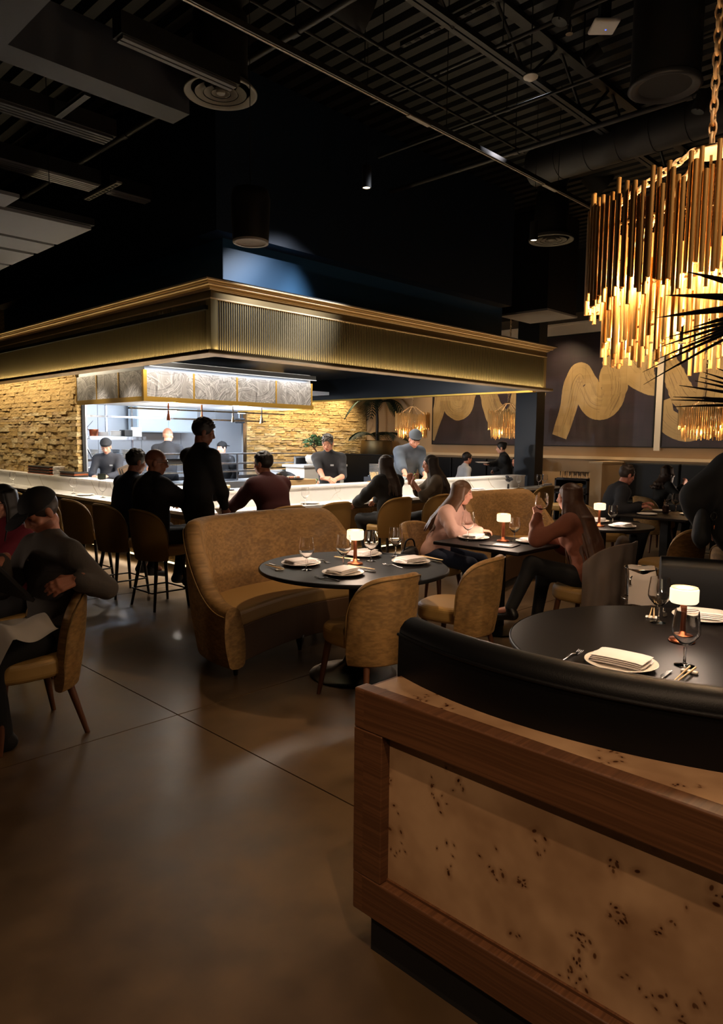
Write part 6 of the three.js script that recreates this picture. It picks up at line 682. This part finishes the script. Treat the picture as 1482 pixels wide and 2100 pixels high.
{ const t = thing('white_cabinet', 'low white cabinet behind the sushi chef', 'cabinet', [8.45, 0, -9.4], 0); part(t, 'body', rb(0.95, 1.12, 0.5, 0.01, 0, 0.56, 0), M.paper); part(t, 'top', rb(1.05, 0.04, 0.58, 0.008, 0, 1.14, 0), M.whitePlastic); }
{ const t = thing('bonsai', 'small leafy bonsai in a round grey pot by the stone wall', 'plant', [8.45, 1.16, -9.4]); part(t, 'pot', lathe([[0, 0], [0.11, 0], [0.17, 0.06], [0.18, 0.13], [0.15, 0.17], [0.135, 0.17], [0.13, 0.14], [0, 0.13]], 36), std(0xb5aca0, 0.8)); part(t, 'trunk', mg([tube([V(0, 0.13, 0), V(0.02, 0.22, 0.01), V(-0.03, 0.3, 0), V(-0.02, 0.42, 0)], 0.014, 16, 8), tube([V(-0.02, 0.28, 0), V(0.08, 0.36, 0), V(0.16, 0.38, 0.02)], 0.008, 12, 6), tube([V(-0.01, 0.26, 0), V(-0.1, 0.34, 0), V(-0.17, 0.36, 0)], 0.008, 12, 6)]), M.legWood);
  const r = rng(8), g = []; for (let i = 0; i < 420; i++) { const c = [[-0.02, 0.46, 0], [0.15, 0.4, 0.02], [-0.16, 0.38, 0], [0.06, 0.42, 0.04]][i % 4], q = new THREE.CircleGeometry(0.018 + 0.01 * r(), 6).scale(1, 0.6, 1); q.rotateX(r() * 6).rotateY(r() * 6); q.translate(c[0] + (r() - 0.5) * 0.2, c[1] + (r() - 0.5) * 0.14, c[2] + (r() - 0.5) * 0.2); g.push(q); } part(t, 'foliage', mg(g), M.leafGreen).userData.kind = 'stuff'; }
{ const t = thing('plate_rack', 'rack of stacked pale plates behind the sushi chef’s shoulder', 'rack', [9.9, 0.9, -9.2]); part(t, 'rack', mg([rb(0.3, 0.03, 0.3, 0.01, 0, 0.015, 0)]), M.steel); const g = []; for (let i = 0; i < 8; i++) part(t, 'plate', rb(0.26, 0.012, 0.26, 0.005, 0, 0.045 + i * 0.028, 0), M.china); part(t, 'stand', span(-0.2, 0.2, -0.9, 0, -0.2, 0.2), M.steelDull); }
// ================================================================== CLOTH AND BAGS
{ const t = thing('jacket', 'grey trench jacket draped over the barrel chair of the long-haired woman', 'jacket', [5.27, 0, -2.55], PI); const mat = new THREE.MeshStandardMaterial({ color: 0x6e625c, roughness: 0.85, side: THREE.DoubleSide });
  const f = (u, v) => { const a = (u * 2 - 1) * 1.3, edge = Math.abs(u * 2 - 1), top = 0.845 - 0.16 * Math.pow(edge, 3.2), k = v < 0.72 ? v / 0.72 : 1, inn = v > 0.72 ? (v - 0.72) / 0.28 : 0; const hemY = 0.3 + 0.05 * Math.sin(u * 11), y = v < 0.72 ? lerp(hemY, top, k) : top - inn * inn * 0.16; const fold = (0.014 * Math.sin(u * 26 + 1.5 * Math.sin(v * 3)) + 0.009 * Math.sin(u * 47 + 2)) * (1 - 0.75 * k) + 0.004 * Math.sin(u * 19 + v * 13), off = 0.02 + 0.11 * Math.max(0, y - 0.27) + fold + 0.03 * (1 - k) - inn * 0.125 + 0.014 * Math.sin(PI * Math.min(1, inn * 1.2)), x = Math.sin(a) * (0.262 + off), z = -Math.cos(a) * (0.255 + off) + 0.02; return V(x, y, z); };
  part(t, 'cloth', grid(90, 44, f), mat); part(t, 'sleeve', blob([cap3(V(-0.3, 0.8, -0.1), V(-0.37, 0.66, -0.02), 0.05, 0.055), cap3(V(-0.37, 0.66, -0.02), V(-0.36, 0.5, 0.0), 0.055, 0.05)], 0.014, 0.012), std(0x574c46, 0.85)); part(t, 'belt', rb(0.24, 0.035, 0.012, 0.005, -0.02, 0.5, -0.36), std(0x665a54, 0.85)); }
{ const t = thing('handbag', 'small black handbag beside the hip of the woman in pink', 'bag', [4.95, 0.46, -4.2]); part(t, 'body', blob([ell(V(0, 0.08, 0), V(0.11, 0.08, 0.06)), ell(V(0.04, 0.11, 0), V(0.06, 0.05, 0.05))], 0.012, 0.01), std(0x0c0c0e, 0.5)); part(t, 'strap', tube([V(-0.08, 0.12, 0), V(-0.04, 0.22, 0), V(0.05, 0.22, 0), V(0.09, 0.12, 0)], 0.008, 20, 6), M.leather); }
{ const t = thing('shoulder_bag', 'black shoulder bag with a metal ring carried by the standing person', 'bag', [5.42, 0.92, -1.8], 0.4); part(t, 'body', blob([ell(V(0, 0.06, 0), V(0.13, 0.15, 0.06)), cap3(V(-0.08, 0.0, 0), V(0.08, 0.0, 0), 0.06, 0.06)], 0.015, 0.01), std(0x08080a, 0.8)); part(t, 'ring', new THREE.TorusGeometry(0.028, 0.003, 8, 28).rotateY(-0.9).translate(-0.06, 0.16, 0.07), M.chrome); part(t, 'clasp', rb(0.09, 0.035, 0.012, 0.005, 0.06, 0.07, 0.085), M.copper); }
{ const g = grid(24, 30, (u, v) => { const x = (u - 0.5) * 0.42, z = (v - 0.5) * 0.36, r2 = Math.hypot(x, z); return V(x * (1 - 0.15 * v), 0.035 * Math.sin(u * 7 + 1.2 * v) * (1 - u) + 0.03 * Math.cos(v * 8 + u * 2) - (u < 0.22 ? (0.22 - u) * 0.9 : 0) - 0.1 * Math.max(0, Math.abs(z) - 0.1), z * (0.7 + 0.3 * Math.sin(u * 3))); });
  single('napkin', 'opened white napkin on the lap of the man in the cap', 'napkin', g, new THREE.MeshStandardMaterial({ color: 0xb8b2ab, roughness: 0.9, side: THREE.DoubleSide }), [1.25, 0.655, -3.66], 0.3); }
{ const t = thing('menu', 'large black menu folder in the hands of the man in the cap', 'menu', [1.22, 0.9, -3.78], 0); t.rotation.set(0.1, 0.3, 0.75); part(t, 'cover', rb(0.02, 0.36, 0.3, 0.004, 0, 0, 0), std(0x0a0a0b, 0.4)); part(t, 'page', rb(0.004, 0.34, 0.28, 0.001, 0.012, 0, 0), std(0x1a1918, 0.7)); }
{ const t = thing('round_table', 'dark round table at the very edge where the man in the cap sits', 'table', [0.62, 0, -4.3]); part(t, 'tabletop', lathe([[0, 0.722], [0.44, 0.722], [0.45, 0.735], [0.442, 0.75], [0, 0.75]], 72), M.tableTop); pedestal(t, 0.722, 0.26); }
single('plate', 'small white plate held out by the standing woman in black', 'plate', plateGeo, M.china, [10.9, 1.2, -7.52]);
// ================================================================== PLANTS
function blade(a, b, w, sag, n = 10, tilt = 0.5) { const d = b.clone().sub(a), L = d.length(), s0 = V(0, 1, 0).cross(d).normalize(), u0 = d.clone().cross(s0).normalize(), side = s0.clone().multiplyScalar(Math.cos(tilt)).addScaledVector(u0, Math.sin(tilt)), up_ = d.clone().cross(side).normalize(); return grid(n, 2, (u, v) => { const wd = w * Math.sin(PI * Math.min(1, 0.12 + 0.88 * u)) * (1 - 0.3 * u) + 0.0012, p = a.clone().addScaledVector(d, u).addScaledVector(side, (v - 0.5) * wd).addScaledVector(up_, (v === 0.5 ? 0 : wd * 0.22)); p.y -= sag * u * u * L; return p; }); }
function frond(t, base, mid, tip, n, ll, w, mat) { const c = new THREE.QuadraticBezierCurve3(base, mid, tip); part(t, 'stem', tube([0, 0.25, 0.5, 0.75, 1].map((k) => c.getPoint(k)), 0.006, 20, 6), mat); for (let i = 0; i < n; i++) { const u = 0.18 + 0.82 * i / (n - 1), p = c.getPoint(u), d = c.getTangent(u), s = V(0, 1, 0).cross(d).normalize(), l = ll * Math.sin(PI * (0.15 + 0.8 * u)); for (const k of [-1, 1]) part(t, 'leaf', blade(p, p.clone().addScaledVector(s, k * l * 0.75).addScaledVector(d, l * 0.6), w, 0.35, 5), mat); } }
{ const t = thing('palm', 'tall dark palm in a gold planter in the far corner', 'plant', [13.3, 0, -12.45]); part(t, 'planter', lathe([[0, 0], [0.2, 0], [0.22, 0.9], [0.42, 1.28], [0.4, 1.58], [0.36, 1.6], [0.34, 1.5], [0, 1.48]], 40), M.brassDark); part(t, 'soil', new THREE.CircleGeometry(0.34, 24).rotateX(-PI / 2).translate(0, 1.5, 0), M.soil); part(t, 'trunk', tube([V(0, 1.48, 0), V(0.02, 2, 0), V(-0.02, 2.5, 0)], 0.04, 12, 10), M.legDark);
  const r = rng(55); for (let i = 0; i < 10; i++) { const a = i / 10 * 6.28 + r() * 0.4, x = Math.min(0.6, Math.cos(a) * (0.75 + 0.3 * r())), z = Math.sin(a) * (0.75 + 0.3 * r()), y0 = i % 2 ? 1.6 : 2.4; frond(t, V(0, y0, 0), V(x * 0.5, y0 + 0.55 - (i % 2) * 0.15, z * 0.5), V(x, y0 + (i % 2 ? 0.0 : -0.25), Math.max(-0.8, z)), 16, 0.34, 0.045, M.leaf); } }
{ const t = thing('palm', 'dark palm fronds reaching in front of the large chandelier', 'plant', [2.25, 0.848, 0.85]); const O = V(2.25, 0.848, 0.85);
  part(t, 'planter', lathe([[0, 0], [0.12, 0], [0.15, 0.3], [0.14, 0.3], [0.13, 0.26], [0, 0.25]], 36), M.pewter); part(t, 'soil', new THREE.CircleGeometry(0.13, 24).rotateX(-PI / 2).translate(0, 0.26, 0), M.soil);
  const fan = (h, tips, w, sag) => { const H = V(...h).sub(O); part(t, 'stem', tube([V(0, 0.25, 0), V(H.x * 0.25, H.y * 0.7 + 0.1, H.z * 0.2), V(H.x * 0.7, H.y + 0.03, H.z * 0.7), H], 0.007, 24, 8), M.leafBlack); for (const tp of tips) part(t, 'leaf', blade(H, V(...tp).sub(O), w * 1.15, sag, 12, 1.0), M.leafBlack); };
  fan([1.896, 1.916, -0.434], [[1.586, 1.981, -0.588], [1.531, 1.929, -0.608], [1.495, 1.880, -0.609], [1.591, 2.026, -0.504], [1.503, 1.853, -0.540]], 0.018, 0.05);
  fan([1.776, 1.889, -0.452], [[1.546, 1.834, -0.609], [1.513, 1.812, -0.610], [1.484, 1.783, -0.607], [1.447, 1.759, -0.613], [1.427, 1.733, -0.601], [1.472, 1.811, -0.536], [1.435, 1.765, -0.539]], 0.0085, 0.04);
  fan([1.850, 1.684, -0.418], [[1.596, 1.760, -0.546], [1.570, 1.748, -0.542], [1.541, 1.739, -0.542], [1.497, 1.729, -0.557], [1.466, 1.705, -0.556], [1.443, 1.698, -0.550], [1.424, 1.684, -0.539], [1.467, 1.757, -0.477]], 0.008, 0.03);
}
// warm spots of the dining room ceiling, each in its fixture on the deck
{ const mk = (x, y, z, tx, ty, tz, cd, ang, color, label, pen) => { const t = thing('track_spot', label, 'light', [x, y, z]); const d = V(tx - x, ty - y, tz - z).normalize(), g = lathe([[0, 0.08], [0.05, 0.08], [0.05, 0], [0.055, 0], [0.055, 0.16], [0, 0.16]], 20).applyQuaternion(new THREE.Quaternion().setFromUnitVectors(V(0, -1, 0), d)); part(t, 'can', g, M.black); part(t, 'stem', rod(V(0, 0.02, 0), V(0, 5.3 - y, 0), 0.008, 0.008, 8), M.black); part(t, 'lens', new THREE.CircleGeometry(0.036, 20).rotateX(Math.PI / 2).translate(0, 0.075, 0).applyQuaternion(new THREE.Quaternion().setFromUnitVectors(V(0, -1, 0), d)), M.lampOn); spot(x + d.x * 0.03, y + d.y * 0.03, z + d.z * 0.03, tx, ty, tz, cd, ang, color, pen); };
  mk(0.2, 4.7, 0.5, 1.0, 0.2, -0.8, 9, 0.6, WARM, 'black track spot over the entrance floor', 0.9);
  mk(3.4, 4.7, -1.2, 1.9, 0, -1.0, 2, 0.5, WARM, 'black track spot over the booth front', 0.9);
  mk(2.35, 4.5, -2.6, 1.7, 0, -3.4, 0.8, 0.5, WARM, 'black track spot over the walkway joint', 0.9);
  mk(-1.6, 4.3, -0.4, 1.5, 0.3, -0.3, 8, 0.5, WARM, 'black track spot grazing the booth front from behind', 0.9);
  mk(2.1, 4.35, 0.6, 3.0, 2.35, -1.0, 11, 0.26, WARM, 'black track spot aimed at the brass chandelier', 0.9);
  mk(4.35, 4.3, -2.5, 3.5, 0.6, -3.5, 9.0, 0.42, WARM, 'black track spot over the settee table', 0.9);
  mk(6.25, 4.3, -2.3, 5.6, 0.6, -3.3, 4.0, 0.5, WARM, 'black track spot over the square table', 0.9);
  mk(8.4, 4.3, -2.3, 8.2, 0.6, -3.6, 4.0, 0.5, WARM, 'black track spot over the suited man', 0.9);
  mk(6.0, 4.9, -3.2, 4.95, 2.95, -6.0, 85, 0.24, 0xf0f4ff, 'black track spot aimed at the canopy corner', 0.9);
}
finish(scene);
renderer.render(scene, camera);
